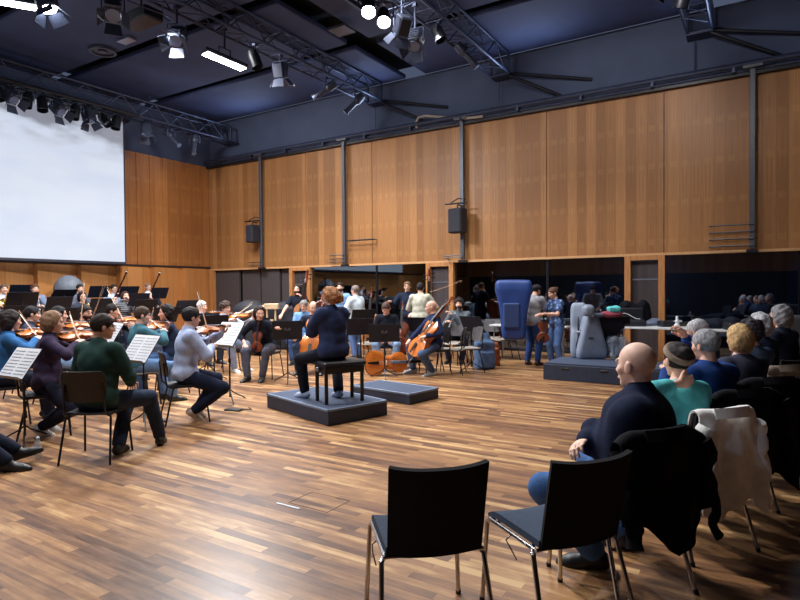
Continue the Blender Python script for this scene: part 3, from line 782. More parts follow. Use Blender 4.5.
FLUTE = Proto(flute_proto()); CLAR = Proto(clarinet_proto()); BASSOON = Proto(bassoon_proto())
def horn(M, label):
    r = empty('french_horn', M=M); m = MB(); brass = mat('brass', (206, 164, 88), rough=.25, metal=1)
    m.tube([(.11 * math.cos(t), .11 * math.sin(t), .015 * math.sin(3 * t)) for t in [k * PI / 10 for k in range(38)]], .009, 8); m.build('tubing', brass, r)
    m = MB(); pr = [(.012, -.2), (.02, -.1), (.04, -.03), (.09, .02), (.15, .04), (.152, .035), (.085, .01), (.03, -.04)]; m.lathe(pr, 20, Matrix.Translation((.1, -.08, .0)) @ Matrix.Rotation(PI / 2.2, 4, 'X')); m.build('bell', brass, r)
    m = MB()
    for k in range(3): m.lathe([(.018, -.03), (.018, .03)], 10, Matrix.Translation((-.04 + .04 * k, .02, 0)))
    m.build('valves', brass, r); return tag(r, label, 'horn')

# ------------------------------------------------------------------ chair + player helpers
CHB = Proto(orchestra_chair(mat('chair_back_dark', (27, 24, 29), rough=.4), mat('chair_seat_black', (26, 27, 32), rough=.6)))
CHG = Proto(orchestra_chair(mat('chair_back_grey', (88, 86, 90), rough=.5), mat('chair_seat_grey', (150, 140, 130), rough=.7)))
def chair_at(P, loc, ang, label, group='orchestra chairs', back=.0):
    L = Vector(loc); a = face(ang); f = Vector((-math.sin(a), math.cos(a), 0)); L = L + f * back
    return P.put(loc=L, rz=a, label=label, cat='chair', group=group)
def hold_violin(p, label, P=None, cat='violin', scale=1.0, rest=None, bow=True, blabel=None, bowdir=None):
    M = p['M']; N = p['N']; hf, hr = p['hf'], p['hr']
    if rest is None:
        d = V3(-.5, .86, .04).normalized(); T = N + V3(-.05, .075, .0); nrm = V3(.3, .1, .95)
    else: T, d, nrm = rest
    Mv = frame(T, d, nrm); (P or VIOLIN).put(M=M @ Mv @ Matrix.Scale(scale, 4), label=label, cat=cat, group='violins and violas')
    if bow:
        c = T + d * .19 * scale + Mv.to_3x3().col[2] * .055
        bd = Vector(bowdir) if bowdir else (p['bowhand'] - c) * -1
        st = p['bowhand'] + V3(0, 0, .01)
        BOW.put(M=M @ frame(st - bd.normalized() * .03, bd, (0, 0, 1)), label=blabel, cat='bow', group='bows')
def violin_arms(s=1.0, hp=None, lean=4, seat=.45, bowx=.34, bowz=-.10, wf=1):
    """wrist targets for a seated violinist"""
    a = math.radians(lean); hpz = (seat + .095 * s) if hp is None else hp
    N = V3(0, math.sin(a), math.cos(a)) * .24 * s + V3(0, math.sin(a * 1.35), math.cos(a * 1.35)) * .265 * s + V3(0, 0, hpz)
    d = V3(-.5, .86, .04).normalized(); T = N + V3(-.05, .075, 0)
    L = T + d * .455 + V3(-.02, -.02, -.085)
    c = T + d * .19 + V3(0, 0, .055)
    R = c + V3(bowx, .02, bowz)
    return N, T, d, L, R, c
def violinist(px, d, ang, label, vlabel, blabel, chair=None, clabel=None, bowx=.3, bowz=-.13, viola=False, bowdir=None, **kw):
    s = kw.get('s', 1.0); lean = kw.get('lean', 4); st = kw.get('pose') == 'stand'
    N, T, dd, L, R, c = violin_arms(s, .93 * s if st else None, lean, kw.get('seat', .45), bowx, bowz)
    kw.setdefault('head', (18, -8)); kw.setdefault('curl', (.8, .7))
    p = person(px, d, ang, label, hands=[L, R], hint=[(-.3, -.1, -1), (1, -.3, -.5)], hd=[((-.2, .3, 1), (1, .2, 0)), None], **kw)
    p['bowhand'] = p['arms'][1][2] + (p['arms'][1][2] - p['arms'][1][1]).normalized() * .08
    hold_violin(p, vlabel, blabel=blabel, scale=1.08 if viola else 1.0, cat='viola' if viola else 'violin', bow=blabel is not None, bowdir=bowdir)
    if chair: chair_at(chair, p['root'].location, ang, clabel)
    return p
# ================================================================== THE ROOM
XR, YF, ZC = 9.0, -7.0, 7.3
fb = MB(); fb.box(((XR + BACK_X) / 2, (YF + WALL_Y + 3.5) / 2, -.05), (XR - BACK_X + .6, WALL_Y + 3.5 - YF, .1)); struct(fb.build('floor', PARQ, smooth=0))
ZT = 5.80; ZB = 2.29
# long wall: veneer panels with open joints over a dark backing
pxs = [208, 262, 307, 345, 373, 463, 547, 664, 752, 900]
xs = [BACK_X] + [onwall(p).x for p in pxs[1:]]; xs[-1] = XR
w = MB()
for a, b in zip(xs[:-1], xs[1:]):
    g = .012
    w.box(((a + b) / 2, WALL_Y + .03, (ZT + ZB) / 2), (b - a - g, .06, ZT - ZB), bev=.004)
struct(w.build('wall_right', VEN_R, smooth=0))
w = MB(); w.box(((XR + BACK_X) / 2, WALL_Y + .16, (ZC + ZB) / 2), (XR - BACK_X, .18, ZC - ZB)); struct(w.build('wall_right_upper', NAVYW, smooth=0))
t = MB(); t.box(((XR + BACK_X) / 2, WALL_Y + .02, ZB - .03), (XR - BACK_X, .12, .055)); struct(t.build('trim_1', mat('edge_wood', (196, 150, 104), rough=.5), smooth=0))
# back wall
w = MB()
yr = WALL_Y
n = 0; y = yr
fw = .46
while y > YF:
    y2 = y - fw; dpt = .035
    w.add([(BACK_X, y, ZB + .08), (BACK_X, y, ZT), (BACK_X + dpt, y2, ZT), (BACK_X + dpt, y2, ZB + .08), (BACK_X, y2, ZT), (BACK_X, y2, ZB + .08)], [(0, 1, 2, 3), (3, 2, 4, 5)])
    y = y2
w.box((BACK_X - .05, (yr + YF) / 2, (ZT + ZB) / 2), (.08, yr - YF, ZT - ZB)); struct(w.build('wall_back', VEN_B, smooth=0))
w = MB(); y = yr; fw = 1.15
while y > YF:      # lower reflector panels, each turned a little out of the wall
    y2 = y - fw
    w.add([(BACK_X - .02, y, 0), (BACK_X - .02, y, ZB), (BACK_X + .2, y2, ZB), (BACK_X + .2, y2, 0), (BACK_X - .02, y2, ZB), (BACK_X - .02, y2, 0), ], [(0, 1, 2, 3), (3, 2, 4, 5), (1, 4, 2)])
    y = y2
struct(w.build('wall_back_lower', VEN_L, smooth=0))
w = MB(); w.box((BACK_X - .15, (yr + YF) / 2, (ZC) / 2), (.18, yr - YF + 8, ZC)); struct(w.build('wall_back_upper', NAVYW, smooth=0))
t = MB(); t.box((BACK_X + .02, (yr + YF) / 2, ZB + .05), (.04, yr - YF, .05)); struct(t.build('trim_2', mat('gap_dark', (38, 28, 26), rough=.8), smooth=0))
w = MB(); w.box(((XR + BACK_X) / 2, YF - .1, ZC / 2), (XR - BACK_X, .2, ZC)); struct(w.build('wall_left', mat('dark_lower_wall', (30, 32, 40), rough=.6), smooth=0))
w = MB(); w.box(((XR + BACK_X) / 2, YF + .03, (ZT + ZB) / 2), (XR - BACK_X, .06, ZT - ZB)); struct(w.build('wall_left_veneer', VEN_R, smooth=0))
w = MB(); w.box((XR + .1, (YF + WALL_Y) / 2, ZC / 2), (.2, WALL_Y - YF, ZC)); struct(w.build('wall_front', mat('far_wall', (74, 58, 50), rough=.8), smooth=0))
# ceiling: wide boards hung below a dark deck, long gaps between them
c = MB(); c.box(((XR + BACK_X) / 2, (YF + WALL_Y) / 2, ZC + .45), (XR - BACK_X + .6, WALL_Y - YF + .6, .1)); struct(c.build('ceiling', CEILD, smooth=0))
c = MB(); y = WALL_Y - 2.62 * 7 - 2.45; k = 0
while y < WALL_Y - .8:
    for x0, x1 in ((-16.35, -8.2), (-7.6, -1.0), (-.4, 8.6)): c.box(((x0 + x1) / 2, y + 1.2, ZC), (x1 - x0, 2.3, .12), bev=.02)
    y += 2.62; k += 1
struct(c.build('ceiling_panels', CEIL, smooth=0))
c = MB()
for k in range(16): c.box((-6.8 + k * .17, 8.6, ZC - .14), (.06, 2.0, .12))
o = c.build('air_grille', mat('grille_metal', (70, 80, 104), rough=.5, metal=.5), smooth=0); tag(o, 'dark slatted ventilation grille on the ceiling between the trusses', 'grille')
# glass front below the veneer and the dark lobby behind it
GL = NT('lobby_glass'); GL.b.inputs['Base Color'].default_value = (1, 1, 1, 1)
g_ = GL.n('BsdfGlossy'); g_.inputs['Roughness'].default_value = .015; g_.inputs['Color'].default_value = (.78, .9, 1, 1)
t_ = GL.n('BsdfTransparent'); t_.inputs['Color'].default_value = (.42, .54, .74, 1)
fr = GL.n('Fresnel'); fr.inputs['IOR'].default_value = 2.6; mx = GL.n('MixShader')
GL.l(fr.outputs[0], mx.inputs[0]); GL.l(t_.outputs[0], mx.inputs[1]); GL.l(g_.outputs[0], mx.inputs[2])
GL.l(mx.outputs[0], [x for x in GL.t.nodes if x.type == 'OUTPUT_MATERIAL'][0].inputs['Surface']); GLASS = GL.m
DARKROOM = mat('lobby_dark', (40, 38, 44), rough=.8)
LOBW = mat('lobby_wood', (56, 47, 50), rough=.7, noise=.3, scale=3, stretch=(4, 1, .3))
def seg(name, p0, p1, z0, z1, m, y=0.0, th=.05):
    b = MB(); a, c_ = onwall(p0).x, onwall(p1).x
    b.box(((a + c_) / 2, WALL_Y + y, (z0 + z1) / 2), (c_ - a, th, z1 - z0)); return struct(b.build(name, m, smooth=0))
wn = 1
for p0, p1 in ((309.5, 376), (376, 429), (452, 547), (547, 628), (662, 800), (800, 900)):
    r = empty('window_%d' % wn); struct(r)
    b = MB(); a, c_ = onwall(p0).x, onwall(p1).x
    b.box(((a + c_) / 2, WALL_Y + .06, 1.13), (c_ - a - .02, .012, 2.24)); b.build('pane', GLASS, r, smooth=0)
    b = MB(); b.box((a + .01, WALL_Y + .06, 1.13), (.03, .05, 2.24)); b.box((c_ - .01, WALL_Y + .06, 1.13), (.03, .05, 2.24)); b.box(((a + c_) / 2, WALL_Y + .06, .03), (c_ - a, .05, .06)); b.build('window_frame', BLKM, r, smooth=0); wn += 1
dn = 1
for p0, p1 in ((292, 309.5), (429, 452), (628, 662)):          # timber framed glazed doors
    r = empty('door_%d' % dn); struct(r); a, c_ = onwall(p0).x, onwall(p1).x
    b = MB(); b.box((a, WALL_Y + .02, 1.12), (.13, .16, 2.24), bev=.006); b.box((c_, WALL_Y + .02, 1.12), (.13, .16, 2.24), bev=.006); b.box(((a + c_) / 2, WALL_Y + .02, 2.19), (c_ - a, .14, .1)); b.build('door_frame', WOODF, r, smooth=0)
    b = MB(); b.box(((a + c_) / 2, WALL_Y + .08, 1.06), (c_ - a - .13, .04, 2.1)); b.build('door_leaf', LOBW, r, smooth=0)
    b = MB(); b.box(((a + c_) / 2, WALL_Y + .052, 1.72), (c_ - a - .18, .012, .03)); b.tube([(a + .16, WALL_Y + .03, .95), (a + .16, WALL_Y, .95), (a + .16, WALL_Y, 1.15), (a + .16, WALL_Y + .03, 1.15)], .01, 8); b.build('door_handle', STEEL, r); dn += 1
# left bay: black acoustic flats
b = MB()
for p0, p1, yy in ((213, 238, .0), (240, 258, .06), (260, 278, .02), (279, 291, .08)):
    a, c_ = onwall(p0).x, onwall(p1).x; b.box(((a + c_) / 2, WALL_Y + .1 + yy, 1.13), (c_ - a, .08, 2.26))
struct(b.build('wall_right_flats', mat('flat_grey', (66, 60, 62), rough=.7), smooth=0))
b = MB(); b.box((BACK_X + .16, WALL_Y - .02, 1.13), (.2, .12, 2.26)); struct(b.build('trim_3', WOODF, smooth=0))
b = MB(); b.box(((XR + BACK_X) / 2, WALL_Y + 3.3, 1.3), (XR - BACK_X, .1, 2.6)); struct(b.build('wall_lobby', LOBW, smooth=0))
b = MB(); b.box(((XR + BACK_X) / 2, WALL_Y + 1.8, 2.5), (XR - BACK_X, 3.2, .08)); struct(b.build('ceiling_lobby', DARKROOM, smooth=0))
b = MB(); a = onwall(772).x + 1.2
r = empty('door_4'); struct(r); b.box((a, WALL_Y + 3.22, 1.1), (1.7, .05, 2.1)); b.build('door_leaf', mat('door_blue', (34, 48, 78), rough=.5), r, smooth=0)  # blue panel standing in for a dark reflection in the glass
b = MB(); b.box((a - .35, WALL_Y + 3.18, 1.75), (.3, .02, .3)); b.box((a + .4, WALL_Y + 3.18, 1.6), (.34, .02, .75)); b.build('door_pane', emit('lit_pane', (.55, .68, .85), .22), r, smooth=0)  # faintly glowing panes imitate bright reflections in the glass
# skirting
b = MB(); b.box((BACK_X + .23, (YF + WALL_Y) / 2, .06), (.02, WALL_Y - YF, .12)); struct(b.build('baseboard_back', WOODF, smooth=0))

# rail along the top of the veneer
b = MB(); b.tube([(BACK_X + .1, WALL_Y - .22, ZT + .13), (XR, WALL_Y - .22, ZT + .13)], .055, 10); rr = empty('wall_rail'); b.build('pipe', TRUSS, rr)
b = MB(); b.tube([(BACK_X + .1, WALL_Y - .12, ZT + .04), (XR, WALL_Y - .12, ZT + .04)], .04, 10); b.build('pipe', TRUSS, rr)
b = MB(); b.box(((BACK_X + XR) / 2, WALL_Y - .06, ZT - .02), (XR - BACK_X, .12, .07)); b.build('ledge', BLKM, rr)
x = BACK_X + .8
while x < XR:
    b = MB(); b.box((x, WALL_Y - .13, ZT + .07), (.05, .26, .14)); b.build('bracket', TRUSS, rr); x += 1.5
tag(rr, 'dark double pipe rail running along the top of the long veneered wall', 'rail')
PIPEP = []
for px, lab, lad in ((262, 'vertical steel post on the long wall nearest the screen corner', (2.35, 2.45)), (345, 'vertical steel post left of the middle of the long wall', (2.35, 2.45, 2.55)), (463, 'vertical steel post behind the larger hung loudspeaker', (2.35, 2.4)), (752, 'vertical steel post beside the wall ladder bars at right', (2.36, 2.5, 2.64, 2.78))):
    X = onwall(px, None, .14).x; r = empty('wall_post', (X, WALL_Y, 0)); tag(r, lab, 'post')
    b = MB(); b.box((0, -.14, (ZT + ZB) / 2 + .04), (.10, .09, ZT - ZB + .06), bev=.008); b.build('post', GRYM, r)
    b = MB(); b.box((0, -.16, ZT + .08), (.34, .2, .08)); b.build('head_plate', GRYM, r)
    b = MB(); b.box((0, -.13, ZB - .04), (.2, .14, .06)); b.build('foot', BLKM, r)
    for z in lad:
        b = MB(); L = .75 if px == 752 else .5; b.tube([(-L, -.2, z), (.02, -.2, z)], .014, 8); b.tube([(-L, -.2, z), (-L, -.02, z)], .012, 6); b.build('bar', GRYM, r)
X = onwall(463).x
def wall_speaker(px, py, h_, label):
    P = onwall(px, py, .34); P.x += .05; r = empty('loudspeaker', (P.x, WALL_Y, P.z), math.radians(0)); tag(r, label, 'loudspeaker', 'wall loudspeakers')
    w_ = h_ * .66; R = Matrix.Rotation(math.radians(-12), 3, 'Z')
    b = MB(); b.box((-.05, -.34, 0), (w_, .28, h_), R, bev=.02); cb = b.build('cabinet', mat('speaker_black', (30, 32, 42), rough=.6), r)
    b = MB(); b.box((-.05 - .03, -.487, 0), (w_ * .9, .01, h_ * .92), R, bev=.004); b.build('grille', mat('speaker_grille', (34, 37, 48), rough=.8, bump=.6, bscale=300), cb)
    b = MB(); b.tube([(-.05, -.34, h_ / 2), (-.05, -.34, h_ / 2 + .1), (-.05, -.12, h_ / 2 + .1)], .018, 8); b.tube([(-.42, -.3, h_ / 2 + .14), (.2, -.3, h_ / 2 + .14)], .02, 8); b.tube([(-.3, -.3, h_ / 2 + .14), (-.1, -.2, h_ / 2 + .28), (.1, -.15, h_ / 2 + .24)], .014, 6); b.build('bracket', BLKM, r)
    return r
wall_speaker(253.5, 234, .55, 'small black loudspeaker hung on the long wall near the corner'); wall_speaker(458, 221, .62, 'black loudspeaker hung on the middle of the long wall')
P = onwall(347, 241, .2); b = MB(); b.tube([P, P + Vector((.95, 0, 0))], .022, 8); b.tube([P + Vector((.93, 0, 0)), P + Vector((.93, .18, 0))], .015, 6); tag(b.build('wall_bar', BLKM), 'short black horizontal bar fixed to the veneer beside the second post', 'bar')
# bundled hose above the rail
P0 = onwall(419, 121, .2)
b = MB(); pts = [onwall(x_, y_, .2) for x_, y_ in ((418, 129), (417.5, 123), (420, 118.5), (426, 117), (440, 118), (456, 119.5), (470, 119), (484, 117.5))]
b.tube(pts, .035, 8); tag(b.build('cable_hose', mat('hose_beige', (150, 140, 130), rough=.7)), 'pale ribbed hose looped on top of the wall rail', 'hose')
# projection screen
SC = NT('screen_picture'); tc = SC.n('TexCoord'); sp = SC.n('SeparateXYZ'); SC.l(tc.outputs['Object'], sp.inputs[0])
SX = BACK_X + .55
kR = onback(125.5, 123, SX); kB = onback(125.5, 262, SX); ztop, zbot = kR.z, kB.z; yR = kR.y; yL = yR - 8.2
n1 = SC.n('TexNoise'); mp = SC.n('Mapping'); mp.inputs['Scale'].default_value = (1, .55, 1.5); SC.l(tc.outputs['Object'], mp.inputs[0]); SC.l(mp.outputs[0], n1.inputs['Vector']); n1.inputs['Scale'].default_value = 1.3; n1.inputs['Detail'].default_value = 3
tt = SC.math('DIVIDE', SC.math('SUBTRACT', sp.outputs[2], ztop - 1.25), .95)
msk = SC.math('MULTIPLY', SC.math('SMOOTH_MIN', SC.math('MAXIMUM', tt, 0.0), 1.0, .2), SC.math('MULTIPLY', SC.math('MAXIMUM', SC.math('SUBTRACT', n1.outputs['Fac'], .36), 0.0), 6.0))
base = SC.ramp(n1.outputs['Fac'], [(.3, (212, 224, 244)), (.6, (222, 231, 247))])
colr = SC.mix(SC.math('MINIMUM', msk, .8), base, srgb((112, 114, 128)))
SC.l(colr, SC.b.inputs['Emission Color']); SC.b.inputs['Emission Strength'].default_value = .62; SC.b.inputs['Base Color'].default_value = (.12, .12, .13, 1); SC.b.inputs['Roughness'].default_value = .9
r = empty('projection_screen', (0, 0, 0)); tag(r, 'large white projection screen showing a washed out picture on the back wall', 'screen')
b = MB(); b.box((SX, (yL + yR) / 2, (ztop + zbot) / 2), (.02, yR - yL, ztop - zbot)); b.build('canvas', SC.m, r, smooth=0)
b = MB(); b.box((SX, (yL + yR) / 2, zbot - .04), (.08, yR - yL + .06, .07), bev=.01); b.box((SX - .02, yR + .03, (ztop + zbot) / 2), (.03, .05, ztop - zbot)); b.build('border', mat('screen_border', (50, 52, 66)), r, smooth=0)
b = MB(); b.box((SX, (yL + yR) / 2, ztop + .12), (.3, yR - yL + .3, .24), bev=.02); b.build('housing', BLKM, r, smooth=0)

# ------------------------------------------------------------------ trusses
def truss(X, z, label, y0=-6.5, y1=None, hgt=.46, step=.5):
    y1 = WALL_Y - .3 if y1 is None else y1; r = empty('lighting_truss', (X, 0, z)); tag(r, label, 'truss', 'lighting trusses under the ceiling')
    for nm, pts in (('bottom_chord', [(-.22, 0), (.22, 0)]), ('top_chord', [(-.22, hgt), (.22, hgt)])):
        for (x, zz) in pts:
            b = MB(); b.tube([(x, y0, zz), (x, y1, zz)], .03, 8); b.build(nm, TRUSS, r)
    b = MB(); y = y0; k = 0
    while y + step <= y1 + .01:
        for x in (-.22, .22):
            b.tube([(x, y, 0 if k % 2 else hgt), (x, y + step, hgt if k % 2 else 0)], .016, 6)
        b.tube([(-.22, y, 0), (.22, y, 0)], .014, 6); b.tube([(-.22, y, hgt), (.22, y, hgt)], .014, 6)
        b.tube([(-.22, y, 0), (.22, y + step, 0)], .011, 5)
        y += step; k += 1
    b.build('lattice', TRUSS, r)
    b = MB(); b.tube([(-.22, y1, 0), (-.22, y1, hgt)], .035, 8); b.tube([(.22, y1, 0), (.22, y1, hgt)], .035, 8); b.tube([(-.22, y1, 0), (.22, y1, 0)], .035, 8); b.box((0, y1 + .15, -.02), (.5, .34, .06)); b.build('wall_end', TRUSS, r)
    for yy in np.arange(y0 + 1, y1, 3.2): b = MB(); b.tube([(0, yy, hgt), (0, yy, ZC - z)], .012, 6); b.build('hanger', TRUSS, r)
    b = MB()
    for q in range(3):
        b.tube([(-.1 + .1 * q + .05 * math.sin(t * 1.3 + q), y0 + (y1 - y0) * t / 40, hgt + .05 + .05 * math.sin(t * 2.1 + q * 2)) for t in range(41)], .014, 5)
    b.build('cables', BLKM, r)
    return r
XT = [onwall(p, None, .3).x for p in (376, 501, 699)]
ZTR = 6.74
truss(BACK_X + 1.25, 6.45, 'dark lighting truss running above the projection screen')
truss(XT[0], 6.74, 'lattice lighting truss carrying the long bright lamp')
truss(XT[1], ZTR, 'lattice lighting truss ending above the middle of the long wall')
truss(XT[2], ZTR, 'lattice lighting truss ending high at the right of the long wall')
truss(XT[2] + 4.3, ZTR, 'lattice lighting truss above the audience seats')
# dark slanting bars under the truss ends
for i, (X, lab) in enumerate(((XT[0], 'pair of dark stays under the first truss end'), (XT[1], 'pair of dark stays under the middle truss end'), (XT[2], 'pair of dark stays under the right truss end'))):
    r = empty('truss_brace', (X, WALL_Y, 0)); tag(r, lab, 'brace')
    for (dx, y, z) in ((.0, 0, 0), ):
        b = MB(); b.tube([(.2, -.25, ZTR - .05), (1.4, .03, ZT + .25)], .04, 8); b.build('stay', BLKM, r)
        b = MB(); b.tube([(.25, -.15, ZTR + .02), (2.1, .02, ZT + .5)], .035, 8); b.build('stay', BLKM, r)
        b = MB(); b.tube([(-.1, -.1, ZTR - .1), (-.1, -.1, ZT + .2)], .012, 6); b.build('drop_rod', TRUSS, r)
# conduits on the upper wall
# ------------------------------------------------------------------ lamps
FXN = [0]
def fixture(kind, P, aim, label, lit=0, glow=(1, 1, 1), scale=1.0, cat='stage light', hang=.35, grp='stage lights on the trusses'):
    """lamp body hanging from P (clamp point), pointing along aim"""
    P = Vector(P); r = empty('stage_light', P); tag(r, label, cat, grp); s = scale
    c = Vector((0, 0, -hang)); a = Vector(aim).normalized(); M = Matrix.Translation(c) @ frame((0, 0, 0), a, (0, 0, 1) if kind != 'flood' else (-1, 0, 0)) @ Matrix.Scale(s, 4)     # local +Y = beam
    side = M.to_3x3().col[0].normalized()
    b = MB(); hk = max(.1, hang - .25); b.tube([Vector((0, 0, 0)), Vector((0, 0, -hk))], .02, 8); b.box((0, 0, .0), (.08, .08, .06))
    k = .17 * s
    b.tube([Vector((0, 0, -hk)) - side * k, Vector((0, 0, -hk)) + side * k], .013, 6)
    for q in (-1, 1): b.tube([Vector((0, 0, -hk)) + side * k * q, c + side * k * q], .013, 6)
    b.build('yoke', TRUSS, r)
    if kind == 'fresnel':
        b = MB(); b.box((0, -.04, 0), (.26, .34, .28), M, bev=.03)
        for q in range(5): b.box((0, -.16 + .05 * q, .145), (.2, .012, .02), M)
        b.build('housing', mat('lamp_body', (52, 58, 76), rough=.45, metal=.4), r); hs = [o_ for o_ in r.children if o_.name.startswith('housing')][0]
        b = MB(); b.lathe([(.001, .14), (.11, .14), (.12, .12), (.12, .11), (.001, .11)], 20, M @ Matrix.Rotation(-PI / 2, 4, 'X')); b.build('lens', emit('lens_lit_%g' % lit, glow, lit) if lit else mat('lens_dark', (120, 140, 180), rough=.1), hs)
        for (ax, sg) in ((0, -1), (0, 1), (2, -1), (2, 1)):
            b = MB()
            if ax == 0: b.add([M @ Vector(v) for v in ((sg * .13, .14, -.11), (sg * .13, .14, .11), (sg * .24, .30, .14), (sg * .24, .30, -.14), (sg * .136, .14, -.11), (sg * .136, .14, .11), (sg * .246, .30, .14), (sg * .246, .30, -.14))], [(0, 1, 2, 3), (7, 6, 5, 4), (0, 4, 5, 1), (1, 5, 6, 2), (2, 6, 7, 3), (3, 7, 4, 0)])
            else: b.add([M @ Vector(v) for v in ((-.11, .14, sg * .13), (.11, .14, sg * .13), (.14, .30, sg * .24), (-.14, .30, sg * .24), (-.11, .14, sg * .136), (.11, .14, sg * .136), (.14, .30, sg * .246), (-.14, .30, sg * .246))], [(0, 1, 2, 3), (7, 6, 5, 4), (0, 4, 5, 1), (1, 5, 6, 2), (2, 6, 7, 3), (3, 7, 4, 0)])
            b.build('barn_door', mat('barn_metal', (62, 70, 92), rough=.5, metal=.4), hs)
    elif kind == 'profile':
        b = MB(); b.lathe([(.06, -.3), (.1, -.28), (.11, -.1), (.09, -.02), (.07, .0), (.07, .3), (.085, .32), (.085, .38), (.07, .38)], 18, M @ Matrix.Rotation(-PI / 2, 4, 'X')); b.build('housing', mat('lamp_body', (52, 58, 76)), r)
        b = MB(); b.lathe([(.001, .385), (.068, .385), (.068, .375), (.001, .375)], 18, M @ Matrix.Rotation(-PI / 2, 4, 'X')); b.build('lens', mat('lens_dark', (120, 140, 180)), r)
        b = MB(); b.tube([M @ Vector((.1, -.1, 0)), M @ Vector((.16, -.1, 0))], .02, 8); b.build('knob', BLKP, r)
    elif kind == 'par':
        b = MB(); b.lathe([(.05, -.22), (.09, -.2), (.12, -.1), (.125, .16), (.118, .16), (.11, -.08), (.05, -.15)], 18, M @ Matrix.Rotation(-PI / 2, 4, 'X')); b.build('housing', BLKM, r)
        b = MB(); b.lathe([(.001, .04), (.112, .04), (.112, .03), (.001, .03)], 18, M @ Matrix.Rotation(-PI / 2, 4, 'X')); b.build('lens', emit('lens_lit_%g' % lit, glow, lit) if lit else mat('lens_dark', (120, 140, 180)), r)
    elif kind == 'flood':
        b = MB(); b.box((0, -.05, 0), (1.25, .1, .3), M, bev=.03); b.build('housing', mat('lamp_body', (52, 58, 76)), r)
        b = MB(); b.box((0, .012, 0), (1.15, .02, .2), M, bev=.008); b.build('tube_window', emit('flood_lit', (.9, .95, 1), 26), r)
    return r, P + c, a
LIGHTS = []
def lamp(P, energy, size, col=(1, .97, .93), aim=None, spot=None, sy=None, blend=.6):
    if spot: l = bpy.data.lights.new('lamp', 'SPOT'); l.spot_size = math.radians(spot); l.spot_blend = blend; l.shadow_soft_size = size
    else:
        l = bpy.data.lights.new('lamp', 'AREA'); l.size = size
        if sy: l.shape = 'RECTANGLE'; l.size_y = sy
        else: l.shape = 'DISK'
    l.energy = energy; l.color = col
    o = bpy.data.objects.new('lamp_light', l); COL.objects.link(o); o.location = P
    a = Vector(aim if aim is not None else (0, 0, -1)).normalized(); o.rotation_euler = a.to_track_quat('-Z', 'Y').to_euler()
    LIGHTS.append(o); return o
def on_truss(X, px, z):      # point where a truss (constant X) crosses image column px
    p = onback(px, None, X); p.z = z; return p
# truss 1 (above the screen)
X1 = BACK_X + 1.25
for i, (px, kd, lab) in enumerate(((2, 'par', 'leftmost dark can lamp above the screen top'), (15, 'fresnel', 'second dark lamp from the left above the screen'), (31, 'par', 'dark can lamp aimed down above the screen at left'), (46, 'par', 'upright dark can lamp above the left half of the screen'), (62, 'fresnel', 'boxy dark lamp in front of the screen top'), (78, 'par', 'dark can lamp above the middle of the visible screen'), (92, 'fresnel', 'boxy dark lamp over the right half of the screen'), (108, 'par', 'dark can lamp over the right part of the screen'), (119, 'par', 'dark can lamp at the right top corner of the screen'), (149, 'fresnel', 'grey lamp hanging alone right of the screen'), (174, 'profile', 'slim lamp between the screen and the room corner'), (197, 'profile', 'slim upright lamp nearest the room corner'))):
    p = on_truss(X1, px, 6.45); fixture(kd, p, ((.3, .1 * (-1) ** i, -1), (.8, .2, -.8), (.1, -.2, -1))[i % 3], lab, hang=.3, scale=1.0)
b = MB(); p = on_truss(X1, 80, 6.55); q = on_truss(X1, 116, 6.55)
b.tube([(X1 + .3, on_truss(X1, -20, 0).y, 6.42), (X1 + .3, q.y + .6, 6.42)], .05, 8); tag(b.build('lamp_bar', BLKM), 'dark pipe slung under the truss above the screen', 'pipe')
# lit strip lamp and its neighbours on truss 2
TZ = {}
def under(px, py, X, dz=.35):      # a clamp point on the truss, the lamp hangs down to where it is seen
    p = onback(px, py, X); TZ['h'] = max(.22, (6.74) - p.z); p.z += TZ['h']; return p
XB = XT[0]
p = under(228, 63, XB); f, c, a = fixture('flood', p, (.12, 0.0, -1), 'long bright white lamp glowing under the second truss', lit=1, hang=TZ['h'], scale=.85)
lamp(c + Vector((0, 0, -.08)), 420, .9, (.93, .96, 1), aim=(0, 0, -1), sy=.25)
for px, py, kd, aim, lab in ((118, 15, 'fresnel', (.5, -.3, -.6), 'large lamp with barn doors left of the dark box on the ceiling'), (181, 40, 'fresnel', (.4, -.6, -.7), 'lamp with barn doors left of the long bright lamp'), (283, 74, 'fresnel', (-.1, .3, -1), 'lamp with open barn doors right of the long bright lamp'), (328, 91, 'profile', (-.7, -.5, -.6), 'slim lamp tilted down left between two trusses'), (357, 104, 'profile', (-.6, -.5, -.8), 'slim lamp tilted down nearest the wall on the second truss'), (258, 62, 'par', (.3, .2, -1), 'small dark lamp close beside the long bright lamp')):
    p = under(px, py, XB); fixture(kd, p, aim, lab, scale=1.0, hang=TZ['h'])
XC = XT[1]
for px, py, kd, aim, lab, lit in ((371, 10, 'par', (.25, -.35, -.6), 'brighter of the two glowing round lamps at the top middle', 60), (386, 20, 'par', (.25, -.35, -.6), 'smaller glowing round lamp below its brighter neighbour', 35), (404, 30, 'fresnel', (-.5, .3, -.7), 'lamp with pale barn doors right of the two glowing lamps', 0), (417, 44, 'fresnel', (.1, -.5, -.8), 'lamp with open barn doors at the end of the top middle cluster', 0), (440, 36, 'par', (.4, .1, -.9), 'dark can lamp right of the top middle cluster', 0), (467, 56, 'profile', (.5, .4, -.7), 'slim lamp tilted right near the middle truss end', 0)):
    p = under(px, py, XC); f, c, a = fixture(kd, p, aim, lab, lit=lit, glow=(.93, .96, 1), scale=.95, hang=TZ['h'])
XD = XT[2]
for px, py, kd, aim, lab in ((660, -28, 'fresnel', (-.6, .2, -.7), 'lamp on the right truss near the top edge'), (683, 0, 'par', (-.3, .3, -.9), 'dark can lamp near the right truss end')):
    p = under(px, py, XD); fixture(kd, p, aim, lab, hang=TZ['h'])
